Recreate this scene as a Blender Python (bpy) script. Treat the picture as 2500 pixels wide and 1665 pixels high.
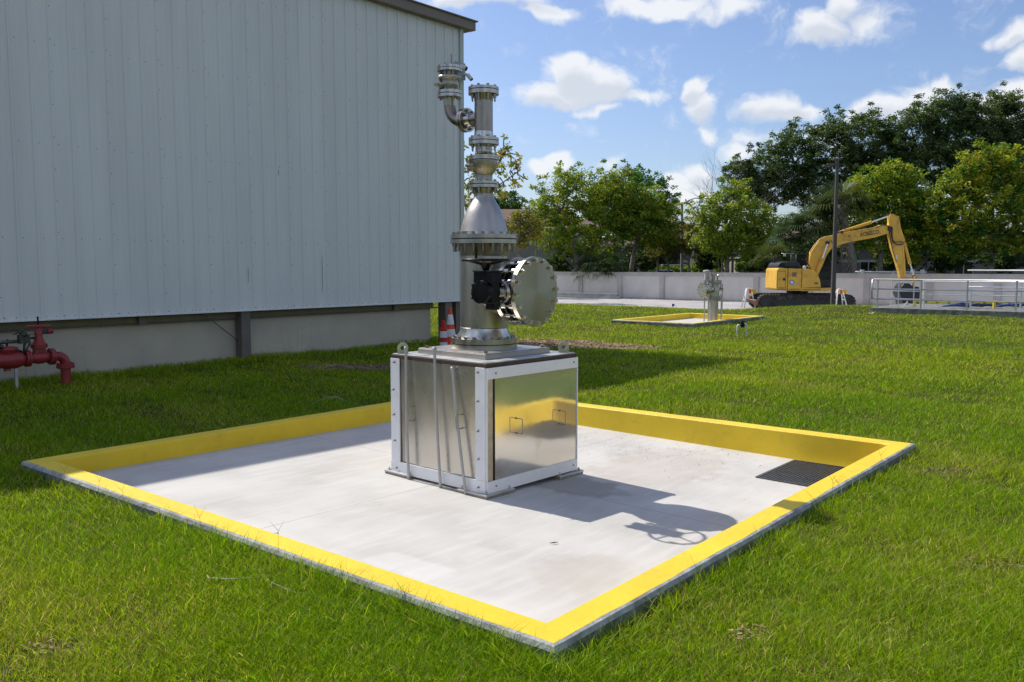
import bpy, math, random
import numpy as np
from mathutils import Vector, Matrix
random.seed(7); rng = np.random.default_rng(11)
R = math.radians
scn = bpy.context.scene
for o in list(bpy.data.objects): bpy.data.objects.remove(o)

# ------------------------------------------------------------------ camera
W_, H_ = 2500.0, 1665.0
CX, CY, FPX, HOR, CZ = 1250.0, 832.5, 2110.0, 649.0, 2.0
PITCH = math.atan((CY - HOR) / FPX)
cam = bpy.data.cameras.new('camera'); camo = bpy.data.objects.new('camera', cam)
scn.collection.objects.link(camo); scn.camera = camo
cam.sensor_width = 36; cam.lens = 36 * FPX / W_; cam.clip_end = 3000; cam.clip_start = .05
camo.location = (0, 0, CZ); camo.rotation_euler = (math.pi / 2 - PITCH, 0, 0)

# ------------------------------------------------------------------ light
SUN_AZ, SUN_EL = 140.5, 47.3
ZZ = Vector((0, 0, 1))
sun = bpy.data.lights.new('sun', 'SUN'); sun.energy = 4.7; sun.angle = R(.53); sun.color = (1, .955, .88)
suno = bpy.data.objects.new('sun', sun); scn.collection.objects.link(suno)
sd = Vector((math.cos(R(SUN_AZ)) * math.cos(R(SUN_EL)), math.sin(R(SUN_AZ)) * math.cos(R(SUN_EL)), math.sin(R(SUN_EL))))
suno.rotation_euler = sd.to_track_quat('Z', 'Y').to_euler()
scn.view_settings.view_transform = 'Standard'; scn.view_settings.look = 'None'
scn.view_settings.exposure = 0.0; scn.view_settings.gamma = 1.0
scn.render.engine = 'CYCLES'

def ray(px, py):
    x = (px - CX) / FPX; y = -(py - CY) / FPX; c, s = math.cos(PITCH), math.sin(PITCH)
    return Vector((x, c + y * s, -s + y * c))
def at(px, py, z=0.):
    r = ray(px, py); return Vector((0, 0, CZ)) + r * ((z - CZ) / r.z)
def atY(px, py, Y):
    r = ray(px, py); return Vector((0, 0, CZ)) + r * (Y / r.y)

# ------------------------------------------------------------------ world: Nishita sky with clouds by direction
wd = bpy.data.worlds.new('World'); scn.world = wd; wd.use_nodes = True
nt = wd.node_tree; N = nt.nodes; LK = nt.links; N.clear()
def nn(t, **k):
    n = N.new(t)
    for a, b in k.items(): setattr(n, a, b)
    return n
def vm(op, a, b=None):
    n = nn('ShaderNodeVectorMath', operation=op)
    for i, v in enumerate((a, b)):
        if v is None: continue
        if isinstance(v, (tuple, list, Vector)): n.inputs[i].default_value = v
        else: LK.new(v, n.inputs[i])
    return n.outputs['Value'] if op in ('LENGTH', 'DOT_PRODUCT') else n.outputs[0]
def mt(op, a, b=0., c=0., clamp=False):
    n = nn('ShaderNodeMath', operation=op, use_clamp=clamp)
    for i, v in enumerate((a, b, c)):
        if isinstance(v, (int, float)): n.inputs[i].default_value = v
        else: LK.new(v, n.inputs[i])
    return n.outputs[0]
sky = nn('ShaderNodeTexSky', sky_type='NISHITA', sun_disc=False, sun_elevation=R(SUN_EL), sun_rotation=R(90 - SUN_AZ), altitude=0, air_density=1.0, dust_density=1.2, ozone_density=1.6)
tc = nn('ShaderNodeTexCoord'); sep = nn('ShaderNodeSeparateXYZ'); LK.new(tc.outputs['Generated'], sep.inputs[0])
az = mt('ARCTAN2', sep.outputs[0], sep.outputs[1]); el = mt('ARCSINE', sep.outputs[2])
cmb = nn('ShaderNodeCombineXYZ'); LK.new(az, cmb.inputs[0]); LK.new(el, cmb.inputs[1])
n1 = nn('ShaderNodeTexNoise'); n1.inputs['Scale'].default_value = 9; n1.inputs['Detail'].default_value = 4; n1.inputs['Roughness'].default_value = .55
LK.new(cmb.outputs[0], n1.inputs['Vector'])
warp = vm('MULTIPLY', vm('SUBTRACT', n1.outputs['Color'], (.5, .5, .5)), (.11, .07, 0))
P = vm('ADD', cmb.outputs[0], warp)
n2 = nn('ShaderNodeTexNoise'); n2.inputs['Scale'].default_value = 20; n2.inputs['Detail'].default_value = 9; n2.inputs['Roughness'].default_value = .66
LK.new(P, n2.inputs['Vector'])
fb = mt('SUBTRACT', n2.outputs[0], .5)
S_ = 2500 / 2354.
CL = [(1120, -5, 170, 42, .8), (1250, 22, 90, 24, .6), (1500, 0, 170, 38, .75), (1660, 20, 90, 34, .45),
      (1300, 165, 78, 62, 1.), (1350, 190, 110, 62, 1.), (1265, 215, 80, 40, .9), (1440, 222, 110, 30, .65), (1360, 250, 60, 20, .5),
      (1612, 192, 40, 48, .95), (1632, 235, 48, 60, .75), (1625, 300, 40, 30, .5),
      (1770, 255, 80, 44, .75), (1830, 262, 70, 34, .6), (1740, 320, 60, 34, .5), (1700, 352, 55, 34, .55),
      (1950, 35, 70, 60, .8), (1890, 85, 110, 50, .75), (2000, 70, 90, 60, .5),
      (1290, 378, 48, 30, .9), (1245, 400, 45, 30, .8), (1400, 385, 50, 26, .35), (1600, 400, 60, 40, .8), (1545, 420, 50, 30, .9), (1560, 455, 110, 34, .8),
      (2010, 270, 95, 46, .8), (2140, 235, 90, 55, .8), (2190, 200, 50, 44, .75), (2250, 250, 90, 60, .8),
      (2315, 55, 60, 44, .85), (2345, 110, 60, 60, .85), (2330, 210, 75, 60, .9), (1900, 320, 110, 40, .35), (2354, 300, 120, 80, .8)]
D = None; D2 = None
for (cx_, cy_, rx_, ry_, op_) in CL:
    r0 = ray(cx_ * S_, cy_ * S_).normalized(); rxx = ray((cx_ + rx_) * S_, cy_ * S_).normalized(); ryy = ray(cx_ * S_, (cy_ - ry_) * S_).normalized()
    a0, e0 = math.atan2(r0.x, r0.y), math.asin(r0.z)
    ra = abs(math.atan2(rxx.x, rxx.y) - a0) * 1.03; re = abs(math.asin(ryy.z) - e0) * 1.04
    q = vm('LENGTH', vm('MULTIPLY', vm('SUBTRACT', P, (a0, e0, 0)), (1 / ra, 1 / re, 0)))
    d = mt('MULTIPLY', mt('SUBTRACT', 1.0, q), op_)
    D = d if D is None else mt('MAXIMUM', D, d)
    if op_ > .7 and ry_ > 38:
        q = vm('LENGTH', vm('MULTIPLY', vm('SUBTRACT', P, (a0 + ra * .12, e0 - re * .42, 0)), (1 / ra / .85, 1 / re / .62, 0)))
        d = mt('SUBTRACT', 1.0, q); D2 = d if D2 is None else mt('MAXIMUM', D2, d)
# scattered clouds for the rest of the sky (outside the part the photo shows)
n3 = nn('ShaderNodeTexNoise'); n3.inputs['Scale'].default_value = 2.6; n3.inputs['Detail'].default_value = 7; n3.inputs['Roughness'].default_value = .55
LK.new(tc.outputs['Generated'], n3.inputs['Vector'])
away = mt('MULTIPLY', mt('SUBTRACT', mt('ABSOLUTE', mt('SUBTRACT', az, .05)), .62), 4.0, clamp=True)
Dg = mt('MULTIPLY', mt('SUBTRACT', n3.outputs[0], .49), mt('MULTIPLY', away, 3.0))
D = mt('MAXIMUM', D, Dg)
dd = mt('ADD', D, mt('MULTIPLY', fb, 1.1))
mr = nn('ShaderNodeMapRange', interpolation_type='SMOOTHSTEP'); mr.inputs['From Min'].default_value = .02; mr.inputs['From Max'].default_value = .46
LK.new(dd, mr.inputs['Value'])
mg = nn('ShaderNodeMapRange', interpolation_type='SMOOTHSTEP'); mg.inputs['From Min'].default_value = -.1; mg.inputs['From Max'].default_value = .6
LK.new(mt('ADD', D2, mt('MULTIPLY', fb, .5)), mg.inputs['Value'])
ccol = nn('ShaderNodeMix', data_type='RGBA'); ccol.inputs['A'].default_value = (7.9, 8.1, 8.4, 1); ccol.inputs['B'].default_value = (6.0, 6.4, 7.1, 1)
LK.new(mg.outputs[0], ccol.inputs['Factor'])
tint = nn('ShaderNodeMix', data_type='RGBA', blend_type='MULTIPLY'); tint.inputs['Factor'].default_value = 1
LK.new(sky.outputs[0], tint.inputs['A']); tint.inputs['B'].default_value = (1.0, 1.06, 1.25, 1)
mixc = nn('ShaderNodeMix', data_type='RGBA'); LK.new(mt('MULTIPLY', mr.outputs[0], .93), mixc.inputs['Factor']); LK.new(tint.outputs['Result'], mixc.inputs['A']); LK.new(ccol.outputs['Result'], mixc.inputs['B'])
bg = nn('ShaderNodeBackground'); bg.inputs[1].default_value = .115; LK.new(mixc.outputs['Result'], bg.inputs[0])
wo = nn('ShaderNodeOutputWorld'); LK.new(bg.outputs[0], wo.inputs[0])

# ------------------------------------------------------------------ frames
UA = R(50.4); U = Vector((math.cos(UA), math.sin(UA), 0)); V = Vector((-math.sin(UA), math.cos(UA), 0))
def un(u, n, z=0.): return U * u + V * n + Vector((0, 0, z))
def to_un(x, y): return x * U.x + y * U.y, x * V.x + y * V.y

# ------------------------------------------------------------------ materials
MT = {}
def mat(name, col, rough=.6, metal=0., var=.12, vscale=6., bump=0., bscale=40., spec=.5, col2=None, c2scale=3., c2lo=.5, c2hi=.7, aniso=0., stretch=(1, 1, 1), rvar=0., coord='Object', coat=0., emis=None):
    if name in MT: return MT[name]
    m = bpy.data.materials.new(name); m.use_nodes = True; t = m.node_tree; b = t.nodes['Principled BSDF']
    L = t.links.new
    b.inputs['Roughness'].default_value = rough; b.inputs['Metallic'].default_value = metal; b.inputs['Specular IOR Level'].default_value = spec
    b.inputs['Anisotropic'].default_value = aniso; b.inputs['Coat Weight'].default_value = coat
    tcn = t.nodes.new('ShaderNodeTexCoord'); mp = t.nodes.new('ShaderNodeMapping'); mp.inputs['Scale'].default_value = stretch
    L(tcn.outputs[coord], mp.inputs[0])
    ns = t.nodes.new('ShaderNodeTexNoise'); ns.inputs['Scale'].default_value = vscale; ns.inputs['Detail'].default_value = 8; L(mp.outputs[0], ns.inputs['Vector'])
    def mul(v): return tuple(min(1, max(0, c * v)) for c in col[:3]) + (1,)
    rp = t.nodes.new('ShaderNodeValToRGB'); rp.color_ramp.elements[0].position = .3; rp.color_ramp.elements[1].position = .7
    rp.color_ramp.elements[0].color = mul(1 - var); rp.color_ramp.elements[1].color = mul(1 + var); L(ns.outputs[0], rp.inputs[0])
    out = rp.outputs[0]
    if col2 is not None:
        n2_ = t.nodes.new('ShaderNodeTexNoise'); n2_.inputs['Scale'].default_value = c2scale; n2_.inputs['Detail'].default_value = 9; n2_.inputs['Roughness'].default_value = .62
        L(mp.outputs[0], n2_.inputs['Vector'])
        mr_ = t.nodes.new('ShaderNodeMapRange'); mr_.inputs['From Min'].default_value = c2lo; mr_.inputs['From Max'].default_value = c2hi; L(n2_.outputs[0], mr_.inputs['Value'])
        mx = t.nodes.new('ShaderNodeMix'); mx.data_type = 'RGBA'; L(mr_.outputs[0], mx.inputs['Factor']); L(out, mx.inputs['A']); mx.inputs['B'].default_value = tuple(col2) + (1,)
        out = mx.outputs['Result']
    L(out, b.inputs['Base Color'])
    if rvar:
        mr2 = t.nodes.new('ShaderNodeMapRange'); mr2.inputs['From Min'].default_value = .3; mr2.inputs['From Max'].default_value = .7
        mr2.inputs['To Min'].default_value = max(.02, rough - rvar); mr2.inputs['To Max'].default_value = rough + rvar
        L(ns.outputs[0], mr2.inputs['Value']); L(mr2.outputs[0], b.inputs['Roughness'])
    if bump:
        nb = t.nodes.new('ShaderNodeTexNoise'); nb.inputs['Scale'].default_value = bscale; nb.inputs['Detail'].default_value = 6; L(mp.outputs[0], nb.inputs['Vector'])
        bp = t.nodes.new('ShaderNodeBump'); bp.inputs['Strength'].default_value = bump; bp.inputs['Distance'].default_value = .02; L(nb.outputs[0], bp.inputs['Height']); L(bp.outputs[0], b.inputs['Normal'])
    if emis: b.inputs['Emission Color'].default_value = tuple(emis) + (1,); b.inputs['Emission Strength'].default_value = 1
    MT[name] = m; return m

steel = mat('stainless', (.50, .47, .42), .30, 1., .14, 3., .03, 30, rvar=.07, col2=(.38, .33, .25), c2scale=1.6, c2lo=.42, c2hi=.85, stretch=(3, 3, 1))
steel_br = mat('stainless_bright', (.60, .58, .54), .3, 1., .08, 8., .03, 60, rvar=.06)
steel_dk = mat('stainless_weathered', (.36, .33, .285), .34, 1., .2, 3., .05, 40, rvar=.08, col2=(.22, .17, .11), c2scale=2.2, c2lo=.42, c2hi=.8, stretch=(3, 3, .8))
steel_mt = mat('stainless_matt', (.48, .45, .41), .42, 1., .08, 5., .06, 60, rvar=.06)
panel_m = mat('mirror_sheet', (.72, .68, .60), .085, .74, .05, 2., .06, 2.0, rvar=.05, col2=(.50, .44, .34), c2scale=3.5, c2lo=.56, c2hi=.8)
panel_l = mat('brushed_sheet', (.62, .59, .54), .27, .85, .07, 3., .03, 2.5, rvar=.06, col2=(.50, .46, .39), c2scale=2.2, c2lo=.5, c2hi=.8, stretch=(1, 1, .5))
white_m = mat('white_trim', (.78, .79, .82), .45, 0., .03, 12, .02, 60)
brown_m = mat('brown_rim', (.07, .042, .028), .6, 0., .3, 12, .1, 60)
black_m = mat('black_paint', (.005, .005, .006), .38, 0., .3, 20, .05, 80, spec=.22)
rubber_m = mat('black_gasket', (.01, .01, .01), .6)
grey_bar = mat('grey_conduit', (.42, .42, .41), .42, .3, .12, 8, .08, 50)
tan_m = mat('tan_insulation', (.52, .42, .27), .8, 0., .2, 10, .2, 40)
alu_plate = mat('zinc_plate', (.50, .50, .49), .5, .8, .15, 8, .08, 60, rvar=.1)
grout_m = mat('grout_pad', (.24, .23, .20), .9, 0., .3, 20, .3, 60)
yellow_m = mat('yellow_paint', (.82, .585, .022), .55, 0., .08, 2.2, .35, 14, col2=(.62, .42, .04), c2scale=6, c2lo=.57, c2hi=.85)
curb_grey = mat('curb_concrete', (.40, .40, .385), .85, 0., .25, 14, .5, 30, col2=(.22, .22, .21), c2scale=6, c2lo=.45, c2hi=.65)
curb_dark = mat('curb_dark_side', (.23, .23, .21), .9, 0., .3, 9, .5, 30, col2=(.11, .115, .09), c2scale=4, c2lo=.42, c2hi=.62)  # darker concrete tone for the curb's outer sides and the raised slab
conc_m = mat('concrete_wall', (.54, .475, .375), .85, 0., .08, 1.4, .15, 20, col2=(.40, .37, .31), c2scale=.9, c2lo=.5, c2hi=.8)
wallpaint = mat('garden_wall_paint', (.70, .66, .61), .85, 0., .06, 1.2, .1, 20, col2=(.62, .58, .53), c2scale=1.1, c2lo=.5, c2hi=.8)
wallcap = mat('garden_wall_trim', (.48, .45, .42), .85, 0., .12, 2., .15, 20)
clad_m = mat('cladding_paint', (.72, .735, .705), .5, 0., .05, 1.0, .02, 10, col2=(.665, .685, .66), c2scale=.9, c2lo=.45, c2hi=.75, stretch=(2, 2, .25))
screw_m = mat('screw_head', (.05, .05, .05), .5, .4)
fascia_m = mat('brown_fascia', (.20, .165, .125), .5, 0., .08, 3)
colbrown = mat('brown_steel', (.15, .125, .11), .55, 0., .1, 4)
collight = mat('grey_steel', (.30, .30, .31), .55, 0., .1, 4)
red_m = mat('red_enamel', (.30, .032, .034), .40, 0., .15, 6, .1, 30, col2=(.26, .03, .025), c2scale=6, c2lo=.5, c2hi=.75)
bronze_m = mat('dark_bronze', (.06, .065, .06), .4, .6, .3, 20, .1, 60)
grate_m = mat('grate_black', (.075, .075, .077), .5, .2, .3, 20)
road_m = mat('road_concrete', (.42, .40, .385), .9, 0., .12, .5, .2, 12, col2=(.28, .25, .23), c2scale=.8, c2lo=.52, c2hi=.7)
asphalt = mat('asphalt', (.06, .06, .06), .9, 0., .2, .8, .1, 20)
galv = mat('galvanised_pipe', (.52, .52, .51), .38, .75, .12, 5, .05, 40)
whitepvc = mat('white_pvc', (.72, .72, .69), .4, 0., .05, 6)
exy = mat('excavator_yellow', (.74, .43, .055), .45, 0., .12, 1.2, .06, 12, col2=(.34, .20, .06), c2scale=2.2, c2lo=.54, c2hi=.74)
exblk = mat('excavator_black', (.02, .021, .023), .5, 0., .3, 6)
trackm = mat('track_rubber', (.03, .027, .024), .85, 0., .5, 8, .3, 20, col2=(.11, .09, .07), c2scale=4, c2lo=.5, c2hi=.7)
chrome = mat('chrome_rod', (.8, .8, .8), .15, 1.)
glass_m = mat('dark_glass', (.012, .015, .016), .06, 0., 0., 1, spec=.8)
polem = mat('pole_bronze', (.075, .068, .058), .5, .2, .1, 3)
bark_m = mat('bark', (.24, .21, .17), .9, 0., .3, 8, .6, 18, col2=(.12, .10, .08), c2scale=5, c2lo=.45, c2hi=.65)
bark_d = mat('bark_dark', (.10, .085, .065), .9, 0., .3, 8, .5, 16)
orange_m = mat('cone_orange', (.78, .07, .015), .5, 0., .06, 5)
reflw = mat('cone_sleeve', (.72, .72, .74), .35, 0., .06, 5)
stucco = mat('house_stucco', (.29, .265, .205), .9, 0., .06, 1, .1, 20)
stucco2 = mat('house_band', (.50, .46, .38), .85, 0., .05, 1)
roof_m = mat('roof_tile', (.20, .115, .085), .85, 0., .3, 3, .6, 6, col2=(.12, .08, .07), c2scale=1.5, c2lo=.45, c2hi=.7, stretch=(1, 1, 3))
stone_m = mat('pale_stone', (.46, .45, .42), .9, 0., .2, 10, .4, 30)
blue_m = mat('blue_tarp', (.06, .09, .22), .5, 0., .4, 8, .4, 8)
steelrust = mat('beam_grey', (.34, .34, .33), .6, .2, .2, 2, .1, 10)

# ------------------------------------------------------------------ mesh collector
ORG = {}
class M:
    def __init__(s): s.v = []; s.f = []; s.sm = []; s.mi = []
    def add(s, vs, fs, smooth=False, mi=0, mtx=None):
        b = len(s.v)
        for p in vs:
            p = Vector(p); s.v.append(tuple(mtx @ p) if mtx else tuple(p))
        for f in fs: s.f.append(tuple(i + b for i in f)); s.sm.append(smooth); s.mi.append(mi)
        return s
    def box(s, c, d, ax=None, mi=0, taper=None):
        c = Vector(c); X, Y, Z = ax if ax else (Vector((1, 0, 0)), Vector((0, 1, 0)), Vector((0, 0, 1)))
        h = [x / 2 for x in d]; vs = []
        for k in (-1, 1):
            t = taper if (taper and k > 0) else 1.
            for i, j in ((-1, -1), (1, -1), (1, 1), (-1, 1)): vs.append(c + X * (i * h[0] * t) + Y * (j * h[1] * t) + Z * (k * h[2]))
        return s.add(vs, [(3, 2, 1, 0), (4, 5, 6, 7), (0, 1, 5, 4), (1, 2, 6, 5), (2, 3, 7, 6), (3, 0, 4, 7)], mi=mi)
    def lathe(s, prof, c=(0, 0, 0), ax=(0, 0, 1), n=32, smooth=True, caps=True, mi=0, sharp=True):
        c = Vector(c); Z = Vector(ax).normalized(); X = Z.orthogonal().normalized(); Y = Z.cross(X)
        if abs(Z.z) > .999: X, Y = Vector((1, 0, 0)), Vector((0, 1, 0)) if Z.z > 0 else Vector((0, -1, 0))
        # every ring pair gets its own verts when 'sharp' so edges stay crisp
        for k in range(len(prof) - 1):
            (r0, h0), (r1, h1) = prof[k], prof[k + 1]; vs = []
            for (r, h) in ((r0, h0), (r1, h1)):
                for i in range(n):
                    a = 2 * math.pi * i / n; vs.append(c + Z * h + (X * math.cos(a) + Y * math.sin(a)) * r)
            s.add(vs, [(i, (i + 1) % n, n + (i + 1) % n, n + i) for i in range(n)], smooth, mi)
        if caps:
            for (r, h), rev in ((prof[0], True), (prof[-1], False)):
                if r > 1e-5:
                    vs = [c + Z * h + (X * math.cos(2 * math.pi * i / n) + Y * math.sin(2 * math.pi * i / n)) * r for i in range(n)]
                    s.add(vs, [tuple(range(n))[::-1] if rev else tuple(range(n))], False, mi)
        return s
    def slathe(s, prof, c=(0, 0, 0), ax=(0, 0, 1), n=32, mi=0):      # smooth along the profile too
        c = Vector(c); Z = Vector(ax).normalized(); X = Z.orthogonal().normalized(); Y = Z.cross(X); vs = []
        for r, h in prof:
            for i in range(n):
                a = 2 * math.pi * i / n; vs.append(c + Z * h + (X * math.cos(a) + Y * math.sin(a)) * r)
        fs = [(k * n + i, k * n + (i + 1) % n, (k + 1) * n + (i + 1) % n, (k + 1) * n + i) for k in range(len(prof) - 1) for i in range(n)]
        s.add(vs, fs, True, mi)
        m_ = len(prof) - 1
        if prof[0][0] > 1e-4: s.add(vs[:n], [tuple(range(n))[::-1]], False, mi)
        if prof[-1][0] > 1e-4: s.add(vs[m_ * n:], [tuple(range(n))], False, mi)
        return s
    def cyl(s, p0, p1, r0, r1=None, n=16, mi=0, smooth=True):
        p0, p1 = Vector(p0), Vector(p1); r1 = r0 if r1 is None else r1
        return s.lathe([(r0, 0), (r1, (p1 - p0).length)], p0, (p1 - p0), n, smooth, True, mi)
    def tube(s, pts, r, n=8, mi=0, caps=True):
        pts = [Vector(p) for p in pts]; rs = r if isinstance(r, (list, tuple)) else [r] * len(pts); vs = []; X = None
        for k, p in enumerate(pts):
            t = (pts[min(k + 1, len(pts) - 1)] - pts[max(k - 1, 0)]).normalized()
            if X is None: X = t.orthogonal().normalized()
            else: X = (X - t * X.dot(t)).normalized()
            Y = t.cross(X)
            for i in range(n): a = 2 * math.pi * i / n; vs.append(p + (X * math.cos(a) + Y * math.sin(a)) * rs[k])
        fs = [(k * n + i, k * n + (i + 1) % n, (k + 1) * n + (i + 1) % n, (k + 1) * n + i) for k in range(len(pts) - 1) for i in range(n)]
        if caps: fs += [tuple(range(n))[::-1], tuple(range((len(pts) - 1) * n, len(pts) * n))]
        return s.add(vs, fs, True, mi)
    def torus(s, c, ax, Rr, r, n=48, m=8, mi=0):
        c = Vector(c); Z = Vector(ax).normalized(); X = Z.orthogonal().normalized(); Y = Z.cross(X); vs = []
        for i in range(n):
            a = 2 * math.pi * i / n; d = X * math.cos(a) + Y * math.sin(a)
            for j in range(m): b = 2 * math.pi * j / m; vs.append(c + d * (Rr + r * math.cos(b)) + Z * (r * math.sin(b)))
        return s.add(vs, [(i * m + j, ((i + 1) % n) * m + j, ((i + 1) % n) * m + (j + 1) % m, i * m + (j + 1) % m) for i in range(n) for j in range(m)], True, mi)
    def prism(s, poly, t0, t1, o=(0, 0, 0), X=(1, 0, 0), Z=(0, 0, 1), Y=(0, 1, 0), mi=0):
        o, X, Y, Z = map(Vector, (o, X, Y, Z)); n = len(poly)
        vs = [o + X * a + Z * b + Y * t for t in (t0, t1) for a, b in poly]
        return s.add(vs, [tuple(range(n)), tuple(range(n, 2 * n))[::-1]] + [(i, i + n, (i + 1) % n + n, (i + 1) % n) for i in range(n)], mi=mi)
    def build(s, name, mats, parent=None, bevel=0., seg=2, subd=0):
        off = ORG.get(parent.name if parent else '', Vector((0, 0, 0)))
        me = bpy.data.meshes.new(name); me.from_pydata([tuple(Vector(p) - off) for p in s.v], [], s.f)
        me.polygons.foreach_set('use_smooth', s.sm)
        for m in (mats if isinstance(mats, (list, tuple)) else [mats]): me.materials.append(m)
        if max(s.mi) > 0: me.polygons.foreach_set('material_index', s.mi)
        o = bpy.data.objects.new(name, me); scn.collection.objects.link(o)
        if parent: o.parent = parent; ORG[o.name] = off
        if bevel:
            w = o.modifiers.new('b', 'BEVEL'); w.width = bevel; w.segments = seg; w.limit_method = 'ANGLE'; w.angle_limit = R(35); w.harden_normals = False
        if subd:
            w = o.modifiers.new('s', 'SUBSURF'); w.levels = subd; w.render_levels = subd
        return o
def tag(o, label=None, cat=None, group=None, kind=None):
    if label: o['label'] = label
    if cat: o['category'] = cat
    if group: o['group'] = group
    if kind: o['kind'] = kind
    return o
def thing(name, label, cat, loc=(0, 0, 0), group=None, world=True):
    o = bpy.data.objects.new(name, None); scn.collection.objects.link(o); o.location = loc; o.empty_display_size = .2
    ORG[o.name] = Vector(loc) if world else Vector((0, 0, 0))
    return tag(o, label, cat, group)
def copy_tree(o, parent=None):
    c = o.copy(); scn.collection.objects.link(c); c.parent = parent
    for ch in [x for x in bpy.data.objects if x.parent == o]: copy_tree(ch, c)
    return c
def bolts(m, c, ax, Rr, n, r, h0, h1, shaft=None, ph=0., mi=0, nut=True):
    """hex heads at h0 and h1 around a flange, stud between"""
    c = Vector(c); Z = Vector(ax).normalized(); X = Z.orthogonal().normalized(); Y = Z.cross(X)
    for i in range(n):
        a = 2 * math.pi * (i + .5) / n + ph; d = c + (X * math.cos(a) + Y * math.sin(a)) * Rr
        lo, hi = h0, h1
        if nut:
            m.lathe([(r, -r * 1.5), (r, 0)], d + Z * lo, Z, 6, False, mi=mi); m.lathe([(r, 0), (r, r * 1.4)], d + Z * hi, Z, 6, False, mi=mi)
        e = shaft if shaft is not None else r * 2.6
        m.lathe([(r * .55, lo - e), (r * .55, hi + r * .6)], d, Z, 8, True, mi=mi)

# ------------------------------------------------------------------ ground height
PU0, PU1, PN0, PN1 = 3.09, 9.075, 2.30, 8.32           # main pad outer
QU0, QU1, QN0, QN1 = to_un(5.49, 26.05)[0], to_un(5.49, 26.05)[0] + 5.2, to_un(5.49, 26.05)[1], to_un(5.49, 26.05)[1] + 2.95
LAWN_U = 40.5
def sst(x, a, b):
    t = np.clip((x - a) / (b - a), 0, 1); return t * t * (3 - 2 * t)
def hgt(x, y):
    u = x * U.x + y * U.y; n = x * V.x + y * V.y
    far = sst(u, 33., 40.3)
    z = .12 + (.012 * np.sin(x * 1.7 + y * .6) + .012 * np.sin(y * 1.3 - x * .8)) * (1 - far)
    z = z + .045 * np.exp(-((u - 3.) ** 2 + (n - 7.) ** 2) / 7.) + .02 * np.exp(-((u - 3.) ** 2 + (n - 4.) ** 2) / 6.)
    z = z + .03 * np.exp(-((n - PN0 + .3) / .9) ** 2) * sst(u, 2.5, 4.5) * (1 - sst(u, 9.5, 11.)) + .012 * (1 - far)
    z = z - .45 * far
    hump = np.exp(-((u - 36.4) / 2.6) ** 2) * sst(n, 9.2, 11.2) * (1 - sst(n, 13., 17.)) * .36 + np.exp(-((u - 35.) / 4.) ** 2) * sst(-n, -15., -9.) * .08
    return z + hump
def hz(x, y): return float(hgt(np.float64(x), np.float64(y)))
def on_ground(px, py):
    z = .12
    for _ in range(40): p = at(px, py, z); z = .6 * z + .4 * hz(p.x, p.y)
    return at(px, py, z)

# ground sheet in the u,n frame, with holes dipped under the pads
def axis_lines(cuts, lo, hi, fine_lo, fine_hi, step):
    a = list(np.arange(fine_lo, fine_hi, step)); x = fine_lo
    d = step
    while x > lo: d *= 1.35; x -= d; a.append(x)
    x = fine_hi; d = step
    while x < hi: d *= 1.35; x += d; a.append(x)
    for c in cuts: a += [c]
    return np.array(sorted(set(np.round(a, 4))))
e1, e2 = .06, .12
us = axis_lines([PU0 + e1, PU0 + e2, PU1 - e1, PU1 - e2, QU0 + e1, QU0 + e2, QU1 - e1, QU1 - e2, 40.3], -400, 900, -6, 46, .5)
ns_ = axis_lines([PN0 + e1, PN0 + e2, PN1 - e1, PN1 - e2, QN0 + e1, QN0 + e2, QN1 - e1, QN1 - e2], -700, 700, -22, 40, .5)
gu, gn = np.meshgrid(us, ns_, indexing='ij'); gx = gu * U.x + gn * V.x; gy = gu * U.y + gn * V.y; gz = hgt(gx, gy)
for (a, b, c, d) in ((PU0, PU1, PN0, PN1), (QU0, QU1, QN0, QN1)):
    ins = (gu > a + e2 - .01) & (gu < b - e2 + .01) & (gn > c + e2 - .01) & (gn < d - e2 + .01); gz[ins] = -.3
nu, nv_ = len(us), len(ns_)
vs = np.stack([gx, gy, gz], -1).reshape(-1, 3)
fs = [(i * nv_ + j, (i + 1) * nv_ + j, (i + 1) * nv_ + j + 1, i * nv_ + j + 1) for i in range(nu - 1) for j in range(nv_ - 1)]
gm = M(); gm.v = [tuple(v) for v in vs]; gm.f = fs; gm.sm = [True] * len(fs); gm.mi = [0] * len(fs)
soil = mat('lawn_soil', (.055, .058, .016), .95, 0., .35, 9., .5, 30, spec=.03, col2=(.10, .08, .04), c2scale=1.7, c2lo=.52, c2hi=.7)
tag(gm.build('ground', soil), kind='structure')
# road strip and the parking lot beyond the wall
RZ = -.3
def strip(name, u0, u1, n0, n1, z, m):
    k = M(); k.add([un(u0, n0, z), un(u1, n0, z), un(u1, n1, z), un(u0, n1, z)], [(0, 3, 2, 1)]); return tag(k.build(name, m), kind='structure')
k = M()
NS = 60; vsr = []
for i in range(NS + 1):
    n = -60 + i * 130 / NS; j = .18 * math.sin(n * 1.1) + .1 * math.sin(n * 2.7); vsr += [un(40.35 + j, n, RZ + .012), un(51.0, n, RZ + .02)]
k.add(vsr, [(2 * i, 2 * i + 2, 2 * i + 3, 2 * i + 1) for i in range(NS)]); tag(k.build('road', road_m), kind='structure')
strip('parking_lot', 58, 95, -80, 90, RZ + .012, asphalt)

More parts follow.
